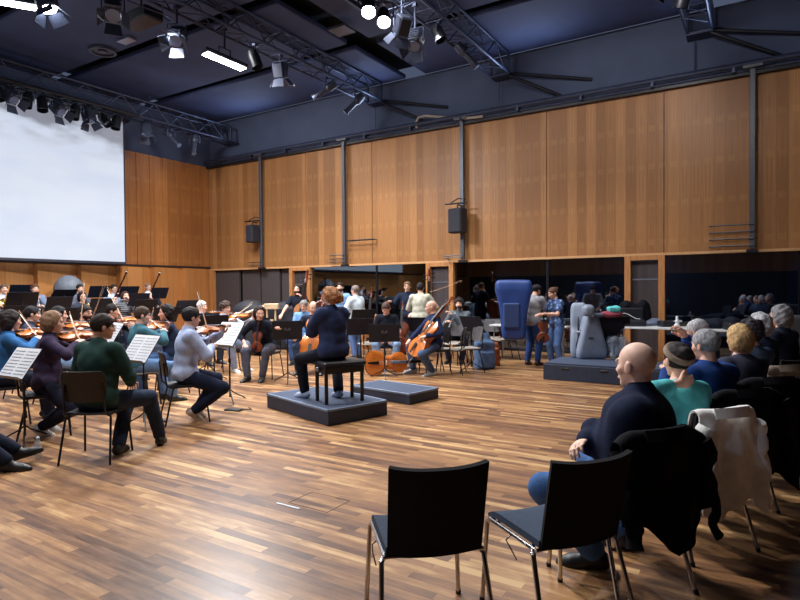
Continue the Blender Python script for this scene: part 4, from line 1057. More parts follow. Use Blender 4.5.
f, c, a = fixture('fresnel', at3(52, -6, 10.5), (.3, .2, -.9), 'glowing lamp cut by the top left edge of the photo', lit=40, glow=(.9, .95, 1), hang=.2, scale=1.1)
fixture('flood', at3(18, -4, 11.2), (.3, .2, -.9), 'bright strip lamp at the top left corner', hang=.2, scale=.8)
# things on the ceiling
b = MB(); b.box((0, 0, 0), (.8, .4, .22), bev=.03); o = b.build('ceiling_box', BLKM); o.location = at3(146, 21, 11.0); o.rotation_euler = (0, 0, 0); tag(o, 'dark rectangular box unit hanging below the ceiling left', 'box')
b = MB(); b.tube([at3(146, 21, 11.0), at3(146, 21, 11.0) + Vector((0, 0, ZC - at3(146, 21, 11.0).z))], .02, 6); o2 = b.build('hanger', BLKM); o2.parent = o; o2.matrix_parent_inverse = Matrix.Translation(-o.location)
def on_ceil(px, py, z): 
    d = (z - CAMZ) * F / (hor(px) - py); return at(px, d, z)
b = MB(); b.lathe([(.3, 0), (.3, -.06), (.24, -.06), (.24, -.02), (.1, -.02), (.1, -.06), (.001, -.06)], 24); o = b.build('ceiling_fan_outlet', GRYM); o.location = on_ceil(107, 52, ZC - .07); tag(o, 'round vent plate on the dark ceiling band', 'vent')
b = MB(); b.box((0, 0, -.03), (.42, .22, .05)); o = b.build('ceiling_plate', STEEL); o.location = on_ceil(131, 41, ZC - .07); tag(o, 'small pale rectangular plate beside the round ceiling vent', 'plate')
b = MB(); b.box((0, 0, -.03), (.45, .4, .05)); o = b.build('ceiling_plate', GRYM); o.location = on_ceil(344, 31, ZC - .2); tag(o, 'small grey plate beside the slatted ceiling grille', 'plate')
# loose cables round the top middle cluster
for i, (px, py, lab) in enumerate(((498, 4, 'curled grey cable loops at the top of the middle truss'), (395, 6, 'tangled dark cable loops above the glowing round lamps'), (150, 4, 'tangled cable loops over the second truss at left'))):
    c = onback(px, py, XC if i < 2 else XB); b = MB()
    b.tube([c + Vector((.25 * math.sin(t * .9), .55 * math.cos(t * .37 + i), .22 * math.sin(t * .53))) for t in np.arange(0, 22, .35)], .012, 5); tag(b.build('cable_loops', TRUSS), lab, 'cable')
# working lamps of the rig: placed at the trusses over the orchestra (most are above the picture)
def rig(X, Y, e, sp=95, aim=(0, 0, -1), z=6.45, col=(1, .975, .95), size=.16):
    return lamp(Vector((X, Y, z)), e, size, col, aim=aim, spot=sp)
# ================================================================== LIGHT
w = bpy.data.worlds.new('World'); bpy.context.scene.world = w; w.use_nodes = True
bg = w.node_tree.nodes['Background']; bg.inputs[0].default_value = (.5, .62, 1, 1); bg.inputs[1].default_value = .10
for X, Y, e in ((-12.6, 4.5, 520), (-12.6, 9.5, 520), (XT[0], 2.6, 520), (XT[0], 6.4, 560), (XT[0], 10.6, 460), (XT[1], 1.6, 480), (XT[1], 5.6, 520), (XT[1], 10.0, 420), (XT[2] - 2.2, 4.2, 150), (XT[2] - 2.0, 9.4, 300)):
    rig(X, Y, e, sp=125)
rig(XT[1] + .3, 5.0, 900, sp=48, aim=(7, -1.8, -5.2))      # front light over the listeners
# wall washers hanging in front of the long wall
for X in (-13.4, -9.6, -5.6, -1.6): lamp(Vector((X, WALL_Y - 5.2, 6.6)), 330, .5, (1, .96, .92), aim=(0, 1, -.55), spot=100)
for Y in (4, 10): lamp(Vector((BACK_X + 5.4, Y, 6.6)), 200, .5, (1, .95, .9), aim=(-1, 0, -.55), spot=100)
# bluish fill lights added along both walls, without fixtures, to brighten the ceiling deck
for X in (-13.5, -9, -4.5, 0): lamp(Vector((X, WALL_Y - .45, ZT + .45)), 20, 1.6, (.6, .74, 1), aim=(0, -1, .38), sy=.15)
for X in (-11, -5): lamp(Vector((X, YF + .6, 5.8)), 60, 1.6, (.6, .74, 1), aim=(0, 1, .3), sy=.15)
for X in (-8, -2.5, 2): lamp(Vector((X, WALL_Y + 2.2, 2.4)), 9, .8, (.75, .85, 1), aim=(0, .5, -1))  # dim unseen fills added to brighten the lobby behind the glass
# ================================================================== CAMERA
cd = bpy.data.cameras.new('camera'); cam = bpy.data.objects.new('camera', cd); COL.objects.link(cam)
cd.sensor_width = 36; cd.lens = 580 / 800 * 36; cd.clip_start = .05
pitch = math.atan((300 - 289) / 580); roll = math.radians(-.447)
cam.matrix_world = Matrix.Translation((0, 0, CAMZ)) @ Matrix.Rotation(YAW, 4, 'Z') @ Matrix.Rotation(PI / 2 - pitch, 4, 'X') @ Matrix.Rotation(roll, 4, 'Z')
sc = bpy.context.scene; sc.camera = cam
sc.view_settings.view_transform = 'Standard'; sc.view_settings.look = 'None'; sc.view_settings.gamma = 1; sc.view_settings.exposure = 0.45; sc.view_settings.use_curve_mapping = False
def A(px, d, x=0, f=0): return at(px, d)
def cxy(x, d, z=0): p = RV * x + FV * d; return Vector((p.x, p.y, z))
def tol(loc, ang, P):      # world point -> local frame of something at loc facing ang
    return Matrix.Rotation(-face(ang), 3, 'Z') @ (Vector(P) - Vector((loc.x, loc.y, 0)))

# ================================================================== PODIUMS
def box_podium(c1, c2, c3, z, name, label, cat='podium', rim=True, holes=False):
    """c1 near corner, c2 and c3 its neighbours, all on the floor plan"""
    u = (c2 - c1); v = (c3 - c1); v = v - u * (v.dot(u) / u.dot(u)); ctr = c1 + u / 2 + v / 2; a = math.atan2(u.y, u.x)
    r = empty(name, (ctr.x, ctr.y, 0), a); tag(r, label, cat); U_, V_ = u.length, v.length
    b = MB(); b.box((0, 0, z / 2 - .012), (U_, V_, z - .03), bev=.006)
    if holes:
        for k in (-1, 0, 1):
            pass
    b.build('base', PODM, r, smooth=0)
    b = MB(); b.box((0, 0, z - .012), (U_ - .05, V_ - .05, .024), bev=.004); b.build('top', PODT, r, smooth=0)
    if rim:
        b = MB()
        for sx in (-1, 1): b.box((sx * (U_ / 2 - .01), 0, z - .012), (.03, V_ + .01, .03), bev=.005)
        for sy in (-1, 1): b.box((0, sy * (V_ / 2 - .01), z - .012), (U_ + .01, .03, .03), bev=.005)
        b.build('edge_strip', PODE, r, smooth=0)
    return r, U_, V_
box_podium(fl(327, 427), fl(386.5, 415.5), fl(262, 408.5), .185, 'podium', "conductor's low black podium with pale edge, carrying the piano bench")
box_podium(fl(409, 405.5), fl(438, 398.5), fl(356, 394.5), .15, 'podium', 'second low dark podium beside the conductor, empty and behind hers')
P1 = cxy((543 - 400) / F * 9.8, 9.8); ux = Vector((1, 0, 0)); uy = Vector((0, 1, 0))
for i, lab in enumerate(('long dark stage box by the glass wall with hand holes, left section', 'right section of the dark stage box, partly behind the bald man')):
    r, U_, V_ = box_podium(P1 + ux * 2.0 * i, P1 + ux * (2.0 * (i + 1) - .01), P1 + ux * 2.0 * i + uy * 1.0, .29, 'stage_box', lab, 'stage box', rim=False)
    for k in range(3):
        b = MB(); b.box((-.62 + .62 * k, -V_ / 2 - .001, .2), (.13, .012, .035), bev=.005); b.build('hand_hole', EBONY, r)
# risers behind
for x0, x1, z, lab in ((BACK_X + .3, -14.1, .40, 'high dark riser under the rear row of wind players'), (-14.08, -12.5, .2, 'low dark riser in front of the high one')):
    b = MB(); b.box(((x0 + x1) / 2, 5.6, z / 2), (x1 - x0, 11.0, z), bev=.01); tag(b.build('riser', PODM, smooth=0), lab, 'riser')

# ================================================================== CONDUCTOR
bench_c = (fl(328, 405, .185) + fl(363, 401, .185) + fl(314.5, 401, .185) + fl(349, 397, .185)) / 4
bd = fl(363, 401, .185) - fl(328, 405, .185); ba = math.atan2(bd.y, bd.x)
r = empty('piano_bench', (bench_c.x, bench_c.y, .185), ba); tag(r, 'black padded piano bench on the podium under the conductor', 'bench')
b = MB(); b.box((0, 0, .47), (.56, .38, .07), bev=.02); b.build('cushion', mat('bench_leather', (24, 26, 34), rough=.35), r)
b = MB(); b.box((0, 0, .40), (.52, .34, .08), bev=.008); b.build('frame', EBONY, r)
for sx in (-1, 1):
    for sy in (-1, 1): b = MB(); b.tube([(sx * .235, sy * .145, .4), (sx * .235, sy * .145, 0)], .024, 8); b.build('leg', EBONY, r)
    b = MB(); b.lathe([(.022, 0), (.03, .02), (.022, .04)], 12, Matrix.Translation((sx * .27, 0, .41)) @ Matrix.Rotation(sx * PI / 2, 4, 'Y')); b.build('height_knob', STEEL, r)
cl = Vector((bench_c.x, bench_c.y, .185)) + (at(334, 7.0) - at(340, 7.0))
person(0, 0, 42, 'conductor with curly reddish blond hair in dark navy cardigan seated on the piano bench', loc=cl, z=.185, seat=.50, lean=3, head=(4, 2), hair='updo', hcol=(160, 110, 74), female=True, s=1.0,
       top=(42, 52, 84), pants=(24, 28, 40), shoes=(158, 170, 196), hands=[(-.10, .20, 1.10), (.02, .22, 1.08)], hint=[(-.15, .5, -1.2), (.2, .5, -1.2)], hd=[((.1, -.2, 1), (0, -1, 0)), ((-.2, -.2, 1), (0, -1, 0))], feet=[(-.16, .40, .085), (.16, .12, .085)], loose=.024, h=.011, hh=.006, sleeves='three', fat=1.0)

# ================================================================== STRINGS, LEFT
CHL = 'black orchestra chair under the '
# out of frame neighbour whose feet reach into the picture
l1 = at(-92, 4.85)
person(0, 0, -66, 'player mostly outside the left edge, only dark trousers and black shoes showing', loc=l1, seat=.45, lean=-6, feet=[(-.05, .80, .085), (.17, .70, .085)], pants=(30, 36, 52), shoes=(30, 30, 34), footdir=[(.1, 1, .28), (.2, 1, -.1)], top=(40, 44, 60))
chair_at(CHB, l1, -66, 'black orchestra chair of the player beyond the left edge')
violinist(44, 6.3, -60, 'woman with light brown hair in dark purple sweater playing viola at left', 'viola played by the woman in the purple sweater', 'bow of the violist in the purple sweater', CHB, CHL + 'woman in the dark purple sweater', female=True, hair='bob', hcol=(134, 104, 82), top=(58, 48, 72), pants=(28, 30, 46), shoes=(210, 208, 205), viola=True, feet=[(-.12, .02, .11), (.12, -.04, .11)], footdir=[(0, .8, -.5), (0, .8, -.5)], head=(4, -10), h=.011, hh=.0065, fat=1.12)
l3 = cxy(-2.84, 5.4)
person(0, 0, -6, 'man in dark green sweater with glasses seated with his back to us', loc=l3, lean=5, twist=-8, head=(-34, -8), hair='short', hcol=(44, 36, 34), top=(40, 66, 62), pants=(44, 54, 74), shoes=(40, 38, 38), glasses=True, fat=1.25, s=1.0, hands=[(-.14, .32, .66), (.16, .30, .66)], feet=[tuple(tol(l3, -6, fl(116, 446, .085))), tuple(tol(l3, -6, fl(158, 437, .085)))], footdir=[(-.1, 1, -.1), (-.35, 1, -.1)], h=.010, hh=.0058, loose=.006)
chair_at(CHB, l3, 3, CHL + 'man in the dark green sweater')
violinist(184, 6.9, -60, 'man in pale blue shirt playing violin, seated in profile', 'violin played by the man in the pale blue shirt', 'bow of the violinist in the pale blue shirt', CHB, CHL + 'man in the pale blue shirt', hair='short', hcol=(40, 36, 38), top=(172, 186, 220), pants=(30, 38, 60), shoes=(196, 180, 164), feet=[(-.08, .16, .12), (.1, .08, .13)], footdir=[(0, .75, -.62), (0, .75, -.62)], h=.010, hh=.006, loose=.008, bowx=.16, bowz=-.26, head=(14, -10), s=1.02)
violinist(136, 7.9, -46, 'player in teal sweater and pale jeans playing violin', 'violin played by the player in the teal sweater', 'bow of the violinist in the teal sweater', CHG, CHL.replace('black', 'grey seated') + 'player in the teal sweater', hair='short', hcol=(70, 54, 46), top=(66, 108, 124), pants=(108, 140, 184), head=(-14, -10), h=.012, hh=.007)
violinist(171, 8.9, 108, 'dark haired woman in navy top playing violin, facing left', 'violin played by the dark haired woman in navy', 'bow of the dark haired woman in navy', CHB, CHL + 'dark haired woman in navy', female=True, hair='wavy', hcol=(34, 28, 30), top=(40, 50, 74), pants=(70, 96, 140), head=(0, -6), h=.013)
violinist(3, 6.8, -52, 'player in bright blue sweater cut by the left edge playing violin', 'violin played by the player in the bright blue sweater', 'bow of the violinist in the bright blue sweater', CHB, CHL + 'player in the bright blue sweater', hair='wavy', female=True, hcol=(44, 36, 36), top=(52, 104, 160), pants=(30, 34, 50), h=.012, hh=.007)
violinist(53, 8.3, -60, 'dark haired player in black behind the purple sweater, bow raised', 'violin of the dark haired player behind the purple sweater', 'raised bow left of the tall crossing bows', CHB, CHL + 'dark haired player behind the purple sweater', hair='bob', hcol=(30, 28, 32), top=(34, 36, 46), pants=(128, 156, 196), shoes=(212, 210, 208), head=(10, -4), bowdir=(-.25, .1, 1), h=.013)
violinist(82, 9.3, -122, 'bearded man with glasses in black playing violin among the crossing bows', 'violin of the bearded man with glasses', 'long bow rising highest above the green sweater', CHB, CHL + 'bearded man with glasses', hair='short', hcol=(40, 32, 30), beard=(44, 34, 30), glasses=True, top=(30, 32, 40), pants=(34, 38, 50), bowdir=(-.3, .2, 1), h=.013)
violinist(108, 9.9, -90, 'player in black half hidden behind the dark green sweater', 'violin half hidden behind the dark green sweater', 'bow slanting below the highest one', CHB, 'black orchestra chair half hidden behind the dark green sweater', hair='short', hcol=(38, 32, 34), top=(34, 38, 52), pants=(34, 38, 50), bowdir=(-.2, -.5, .8), h=.014)
violinist(26, 8.7, -70, 'dark haired player behind the bright blue sweater with pale collar', 'violin of the dark haired player at far left', None, CHB, CHL + 'dark haired player at far left', hair='pony', female=True, hcol=(36, 32, 36), top=(60, 62, 80), pants=(34, 38, 50), h=.014)
violinist(222, 11.2, -118, 'curly haired player in white shirt holding viola', 'viola of the curly haired player in the white shirt', 'bow of the curly haired player in the white shirt', CHB, CHL + 'curly haired player in the white shirt', hair='curly', hcol=(66, 50, 44), top=(206, 214, 232), pants=(130, 144, 172), shoes=(206, 206, 210), viola=True, h=.013, head=(10, -10))
violinist(199, 12.3, -120, 'white haired player in white shirt behind the pale blue shirt', 'violin of the white haired player', None, CHB, CHL + 'white haired player', hair='short', hcol=(190, 186, 184), top=(210, 216, 232), pants=(40, 44, 60), h=.014)
# woman in black with viola on the lap
l9 = at(265, 10.25); p9 = person(0, 0, 168, 'woman in black leaning forward with instrument on her lap, reaching to a stand', loc=l9, female=True, lean=22, head=(42, -12), hair='wavy', hcol=(48, 36, 36), top=(28, 32, 44), pants=(78, 80, 94), shoes=(30, 30, 34), hands=[(-.42, .42, .88), (.22, .34, .62)], hint=[(-.6, -.2, -1), (1, -.2, -.6)], feet=[(-.13, .42, .085), (.12, .46, .085)], sleeves='three', h=.012, hh=.007)
chair_at(CHB, l9, 168, CHL + 'woman in black with an instrument on her lap')
hold_violin(p9, 'viola resting upright on the lap of the woman in black', P=VIOLIND, cat='viola', scale=.95, rest=(V3(0, .36, .50), V3(-.05, -.12, 1), V3(0, 1, .1)), bow=False)
# ================================================================== WINDS at the back
def rowd(px, X): return X / ((px - 400) / F * RV.x + FV.x)
def wind(px, X, z, label, inst, ilabel, ang=-128, **kw):
    d = rowd(px, X); kw.setdefault('h', .015); kw.setdefault('hh', .0085)
    hz = .45 + .60
    if inst == 'flute': hands = [(-.02, .22, hz + .06), (.36, .16, hz + .04)]
    elif inst in ('clarinet',): hands = [(-.03, .26, hz - .08), (.04, .34, hz - .24)]
    elif inst == 'horn': hands = [(-.12, .30, hz - .08), (.20, .22, hz - .22)]
    elif inst == 'bassoon': hands = [(-.10, .26, hz - .04), (.2, .20, hz - .38)]
    else: hands = None
    p = person(px, d, ang, label, z=z, hands=hands, curl=(.6, .6), **kw); M = p['M']
    chair_at(CHB, p['root'].location, ang, CHL + kw2[label] if label in kw2 else 'black orchestra chair', )
    mouth = p['hp3'](0, .105, -.06)
    if inst == 'flute': FLUTE.put(M=M @ frame(mouth + V3(-.04, .0, -.0), (1, -.12, -.12), (0, 0, 1)), label=ilabel, cat='flute')
    if inst == 'clarinet': CLAR.put(M=M @ frame(mouth, (.05, .45, -.85), (0, 1, .3)), label=ilabel, cat='clarinet')
    if inst == 'bassoon': BASSOON.put(M=M @ frame(V3(.22, .05, .48), (-.38, .22, 1), (0, 1, 0)), label=ilabel, cat='bassoon')
    if inst == 'horn': horn(M @ frame(V3(.02, .3, 1.0), (0, 1, .4), (1, 0, 0)), ilabel)
    return p
kw2 = {}
W = [(3, -15.0, .4, 'wind player in white shirt cut by the left edge at the rear', 'horn', 'french horn of the player in white at the left edge', 'wind player in white at the left edge', dict(hair='short', hcol=(90, 74, 66), top=(206, 214, 232))),
     (34, -15.0, .4, 'brown haired wind player in grey blue jacket at the rear left', 'clarinet', 'clarinet of the brown haired player at the rear left', 'brown haired player in grey blue jacket', dict(hair='short', hcol=(88, 60, 44), top=(118, 132, 160))),
     (79, -15.0, .4, 'dark haired man in grey beside the big grey drum', 'clarinet', 'clarinet of the dark haired man beside the big drum', 'dark haired man beside the big drum', dict(hair='short', hcol=(40, 32, 30), top=(96, 100, 118))),
     (113, -15.0, .4, 'man in pale shirt at the rear, between two black desks', 'bassoon', 'bassoon rising left of the man in the pale shirt', 'man in the pale shirt at the rear', dict(hair='short', hcol=(42, 32, 30), top=(188, 200, 226), glasses=True)),
     (147, -15.2, .4, 'balding man with glasses, rearmost player at the right end of the rear row', 'bassoon', 'bassoon left of the balding man with glasses', 'balding man at the end of the rear row', dict(hair='thin', hcol=(120, 100, 90), top=(60, 66, 84), glasses=True, s=1.04)),
     (81, -13.4, .2, 'woman with dark bobbed hair and glasses in the second wind row', 'horn', 'french horn of the woman with dark bobbed hair', 'woman with dark bobbed hair', dict(hair='bob', female=True, hcol=(36, 28, 30), glasses=True, top=(56, 60, 76))),
     (124, -13.4, .2, 'woman in striped top playing flute in the second wind row', 'flute', 'silver flute played by the woman in the striped top', 'woman in the striped top', dict(hair='bob', female=True, hcol=(70, 44, 38), top='stripe')),
     (147, -13.4, .2, 'woman with long white hair in the second wind row', 'flute', 'silver flute of the woman with long white hair', 'woman with long white hair', dict(hair='long', female=True, hcol=(196, 196, 204), top=(90, 96, 112))),
     (24, -13.0, .2, 'grey haired player half hidden behind black desks at left', 'clarinet', 'clarinet of the half hidden grey haired player', 'half hidden grey haired player', dict(hair='short', hcol=(90, 86, 88), top=(52, 58, 74)))]
st = NT('striped_knit'); tcx = st.n('TexCoord'); sx_ = st.n('SeparateXYZ'); st.l(tcx.outputs['Object'], sx_.inputs[0])
f_ = st.math('LESS_THAN', st.math('FRACT', st.math('DIVIDE', sx_.outputs[2], .05)), .35); st.l(st.mix(f_, srgb((48, 56, 70)), srgb((160, 160, 164))), st.b.inputs['Base Color']); st.b.inputs['Roughness'].default_value = .9
for px, X, z, lab, inst, il, cl_, kw in W:
    kw2[lab] = cl_
    if kw.get('top') == 'stripe': kw['top'] = st.m
    wind(px, X, z, lab, inst, il, **kw)

# stands of the orchestra
SH = True
put_stand(19, 5.95, -30, .82, 'front music stand at left holding a white sheet', sheet='white music sheet on the front left stand', w=.46, hgt=.36, tilt=35)
put_stand(140, 6.55, -33, .90, 'music stand with white sheet right of the dark green sweater', sheet='white music sheet right of the dark green sweater', w=.46, hgt=.36, tilt=35)
put_stand(227, 8.05, -34, .94, 'music stand with white sheet in front of the pale blue shirt', sheet='white music sheet in front of the pale blue shirt', w=.50, hgt=.40, tilt=35)
put_stand(112, 7.6, -50, .98, 'music stand with a narrow slanting sheet beside the green sweater man', sheet='narrow looking music sheet seen at a slant beside the green sweater man', w=.46, hgt=.36, tilt=30)
ST = [(21, 14.2, 1.58, .4, 'small black desk highest at the far left'), (22, 10.2, 1.40, 0, 'large black desk above the dark haired player at far left'), (19, 9.9, 1.17, 0, 'black desk lower left, under the large one'),
      (64, 13.2, 1.50, .2, 'flat black desk in front of the big grey drum'), (59, 11.9, 1.30, .0, 'black desk below the flat one near the big drum'), (67, 11.2, 1.09, 0, 'lower black desk left of the bearded man'),
      (99, 14.6, 1.54, .4, 'black desk left of the man in the pale shirt'), (101, 12.9, 1.25, .2, 'small black desk below the man in the pale shirt'), (106, 11.4, 1.06, 0, 'black desk right of the bearded man'),
      (129, 15.2, 1.53, .4, 'black desk at the rear between pale shirt and balding man'), (159, 15.6, 1.49, .4, 'black desk at the right end of the rear row'), (139, 14.2, 1.35, .2, 'black desk behind the woman with long white hair'),
      (166, 10.9, 1.10, 0, 'black desk between teal sweater and pale blue shirt'), (186, 12.4, 1.2, 0, 'black desk behind the pale blue shirt'), (206, 11.0, .98, 0, 'black desk below the curly haired player')]
for px, d, zc, z0, lab in ST: put_stand(px, d, -128, zc, lab, z0=z0, tilt=30 if px != 64 else 55, group='black desks of the wind rows')
put_stand(146, 12.6, -128, 1.22, 'desk with pale paper edges in front of the long white hair', z0=0, sheet='pale sheet in front of the woman with long white hair', tilt=30)
put_stand(213, 9.9, -150, .98, 'black desk behind the white sheet near the podium', tilt=28)
put_stand(287, 9.75, 190, .87, 'black desk with small emblem left of the conductor', emblem=True, tilt=18)
put_stand(384, 10.15, 184, .78, 'black desk with small emblem above the lying cello', emblem=True, tilt=18, w=.54)
put_stand(360, 11.0, 196, .84, 'black desk right behind the conductor', tilt=22)
put_stand(363, 11.9, 200, 1.0, 'greyish desk below the woman in white', tilt=34, sheet='grey looking sheet below the woman in white')
put_stand(419, 11.3, 150, .85, 'black desk with pale paper left of the bald cellist', tilt=30, sheet='pale paper on the desk left of the bald cellist')
put_stand(472, 11.0, 130, .87, 'black desk right of the bald cellist', tilt=26, w=.54)
# timpani with cover
q = SDF(.02, .05); q.ell((0, 0, .62), (.36, .36, .30)); q.cap((0, 0, .62), (0, 0, .66), .34, .34)
r = empty('covered_drum', on := at(70, 15.4, .4)); r.location = at(69, rowd(69, -15.5), .98); tag(r, 'big grey domed covered drum behind the rear row', 'drum')
sobj('cover', [q.mesh(noise=.004)], mat('drum_cover', (104, 112, 124), rough=.5), r)
b = MB()
for k in range(3): a = k * 2.1; b.tube([(.3 * math.cos(a), .3 * math.sin(a), -.2), (.3 * math.cos(a), .3 * math.sin(a), .6)], .02, 6)
b.build('stand', BLKM, r)
# pale wooden slanting beam
r = empty('wooden_beam_frame', at(255, 12.6)); tag(r, 'pale wooden slanting beam with a square block end above the woman in black', 'wooden frame')
r.rotation_euler = (0, 0, YAW)
x0, z0_ = (231 - 255) / F * 12.6, zat(231, 319.5, 12.6); x1, z1_ = (266 - 255) / F * 12.6, zat(266, 305.5, 12.6)
PW = mat('pale_wood', (214, 186, 150), rough=.6, noise=.15, scale=6)
b = MB(); b.tube([(x0, 0, z0_), (x1, 0, z1_)], .055, 4, flat=.6); b.build('beam', PW, r, smooth=0)
b = MB(); b.box((x1 + .12, .0, z1_ - .02), (.30, .12, .12), bev=.01); b.build('block', PW, r, smooth=0)
b = MB(); b.box((x1 + .02, .0, z1_ - .16), (.03, .06, .2)); b.box((x1 + .2, .0, z1_ - .2), (.03, .06, .26)); b.box((x1 + .12, 0, (z1_ - .3) / 2), (.06, .06, z1_ - .3)); b.box((x0 + .05, 0, z0_ / 2), (.06, .06, z0_)); b.box(((x0 + x1) / 2, 0, z0_ - .12), (x1 - x0, .05, .05)); b.build('support', PW, r, smooth=0)
q = SDF(.025, .1); q.ell((0, 0, 1.0), (.42, .35, .30)); q.rbox((0, 0, .5), (.35, .28, .4), .05); r = empty('covered_instrument', at(250, 14.6), YAW); tag(r, 'large black covered shape behind the pale slanting beam', 'covered instrument'); sobj('cover', [q.mesh(noise=.01, nf=7)], mat('black_cover', (22, 24, 34), rough=.7), r)
q = SDF(.025, .08); q.rbox((0, 0, .55), (.5, .25, .5), .06); q.cap((-.3, 0, 1.05), (.3, 0, 1.15), .1); r = empty('covered_instrument', at(277, 15.3), YAW); tag(r, 'black covered shape left of the bearded bass player', 'covered instrument'); sobj('cover', [q.mesh(noise=.012, nf=8)], mat('black_cover', (22, 24, 34)), r)

# ================================================================== STRINGS, CENTRE
l = at(314, 11.0); p = person(0, 0, 176, 'bald man in black playing cello behind the conductor', loc=l, hair='fringe', hcol=(60, 50, 46), top=(34, 40, 56), pants=(52, 62, 88), head=(10, -14), hands=[(-.22, .24, 1.0), (.26, .42, .72)], feet=[(-.2, .42, .085), (.22, .42, .085)], h=.013)
chair_at(CHB, l, 176, CHL + 'bald man behind the conductor')
Mc = frame((.02, .40, .32), (-.16, -.36, .92), (0, .9, .36)); CELLO.put(M=p['M'] @ Mc, label='cello half hidden behind the conductor', cat='cello')
BOW.put(M=p['M'] @ frame((.3, .5, .70), (-1, .1, .05), (0, 0, 1)), label='bow of the cellist behind the conductor', cat='bow', group='bows')
l = at(305, 12.4); person(0, 0, 172, 'grey haired man with glasses in light blue shirt left of the conductor', loc=l, hair='short', hcol=(130, 124, 120), top=(110, 150, 200), pants=(60, 84, 130), glasses=True, head=(0, -14), h=.014); chair_at(CHB, l, 172, CHL + 'grey haired man in the light blue shirt')
l = at(299, 14.0); p = person(0, 0, 160, 'bearded man in black T-shirt standing with double bass', loc=l, pose='stand', hair='wavy', hcol=(54, 42, 38), beard=(50, 38, 34), top=(26, 30, 42), pants=(36, 40, 54), sleeves='short', hands=[(-.26, .34, 1.38), (.24, .42, .95)], h=.014, s=.97)
BASS.put(M=p['M'] @ frame((-.30, .40, .14), (-.02, -.16, 1), (.1, 1, .1)), label='double bass played by the bearded man in black', cat='double bass')
person(341, 14.0, 170, 'dark haired bearded man in light blue shirt standing behind the conductor', pose='stand', hair='short', hcol=(40, 32, 30), beard=(60, 44, 38), top=(130, 168, 208), pants=(50, 60, 84), h=.014, hands=[(-.2, .3, 1.0), (.2, .3, 1.0)])
b = MB(); o = empty('bow'); 
p = person(357, 12.9, 48, 'woman in white shirt and jeans standing with her back to us', pose='stand', female=True, hair='short', hcol=(120, 104, 100), top=(206, 222, 234), pants=(84, 108, 156), h=.013, hands=[(-.2, .32, 1.05), (.2, .34, 1.05)], s=.95, loose=.01)
BASS.put(M=Matrix.Translation(at(368, 13.7)) @ Matrix.Rotation(face(170), 4, 'Z') @ frame((0, 0, .14), (-.03, -.2, 1), (0, 1, .2)) @ Matrix.Scale(.78, 4), label='smaller bass viol right of the woman in white, only its neck clear', cat='double bass')
bpy.data.objects.remove(o)
l = at(387, 11.35); person(0, 0, 178, 'woman with brown tied hair in black looking down behind a desk', loc=l, female=True, hair='bun', hcol=(84, 64, 56), top=(30, 34, 46), pants=(140, 170, 208), head=(-6, -34), lean=12, h=.013, sleeves='short', hands=[(-.12, .36, .62), (.12, .36, .62)]); chair_at(CHB, l, 178, CHL + 'woman looking down behind a desk')
Mc = Matrix((RV, Vector((0, 0, 1)), -FV)).transposed()
L0 = at(365, 10.35, .225); ydir = (RV * 1 + FV * .25); CELLO.put(M=frame(L0, ydir, -FV + Vector((0, 0, .12))), label='orange brown cello lying on its side on the floor', cat='cello')
l = at(399, 11.9); CELLOD.put(M=Matrix.Translation(l) @ Matrix.Rotation(face(175), 4, 'Z') @ frame((0, 0, .24), (-.06, -.28, 1), (0, 1, .28)) @ Matrix.Scale(.86, 4), label='small red brown cello standing between woman looking down and beige shirt', cat='cello')
person(408, 13.6, 168, 'man with glasses in dark navy standing beside the beige shirt', pose='stand', hair='short', hcol=(110, 84, 64), top=(34, 42, 64), pants=(34, 40, 58), glasses=True, hands=[(-.15, .3, 1.0), (.35, .3, 1.25)], curl=(.4, .3), h=.014, s=1.0, loose=.006)
person(420, 12.7, -14, 'man in beige shirt standing with his back to us', pose='stand', hair='short', hcol=(40, 36, 38), top=(186, 184, 168), pants=(60, 62, 72), h=.013, hands=[(-.2, .36, 1.1), (.26, .34, 1.2)], s=.98, loose=.01)
BASS.put(M=Matrix.Translation(at(428, 13.3)) @ Matrix.Rotation(face(182), 4, 'Z') @ frame((0, 0, .14), (-.02, -.13, 1), (0, 1, .1)), label='double bass whose scroll rises right of the beige shirt', cat='double bass')
BOW.put(M=frame(at3(430, 292, 12.9), (at3(447, 286, 12.9) - at3(430, 292, 12.9)), (0, 0, 1)), label='bow held out right of the beige shirt', cat='bow', group='bows')
l = at(434, 10.5); p = person(0, 0, 104, 'bald cellist in navy sweater and jeans seated in profile', loc=l, hair=None, hcol=(120, 110, 104), top=(36, 46, 80), pants=(74, 92, 124), shoes=(170, 172, 180), lean=2, head=(-16, -8), hands=[(-.26, .22, .72), (.14, .42, .62)], feet=[(-.19, .10, .085), (.22, .34, .085)], h=.011, hh=.0065, fat=1.1)
chair_at(CHB, l, 104, CHL + 'bald cellist in navy')
CELLO.put(M=p['M'] @ frame((-.10, .42, .36), (-.12, -.56, .80), (-.3, .7, .5)), label='orange cello leaning against the bald cellist', cat='cello')
l = at(460, 12.4); p = person(0, 0, 160, 'bearded player in camouflage grey shirt seated right of the bald cellist', loc=l, hair='curly', hcol=(44, 38, 38), beard=(56, 44, 40), top=(92, 100, 108), pants=(44, 48, 62), h=.014, hands=[(.1, .3, 1.0), (.2, .3, .85)]); chair_at(CHG, l, 160, 'grey orchestra chair under the player in camouflage grey')
CLAR.put(M=p['M'] @ frame(p['hp3'](0, .1, -.06), (.25, .5, -.8), (0, 1, .3)), label='dark clarinet of the player in camouflage grey', cat='clarinet')
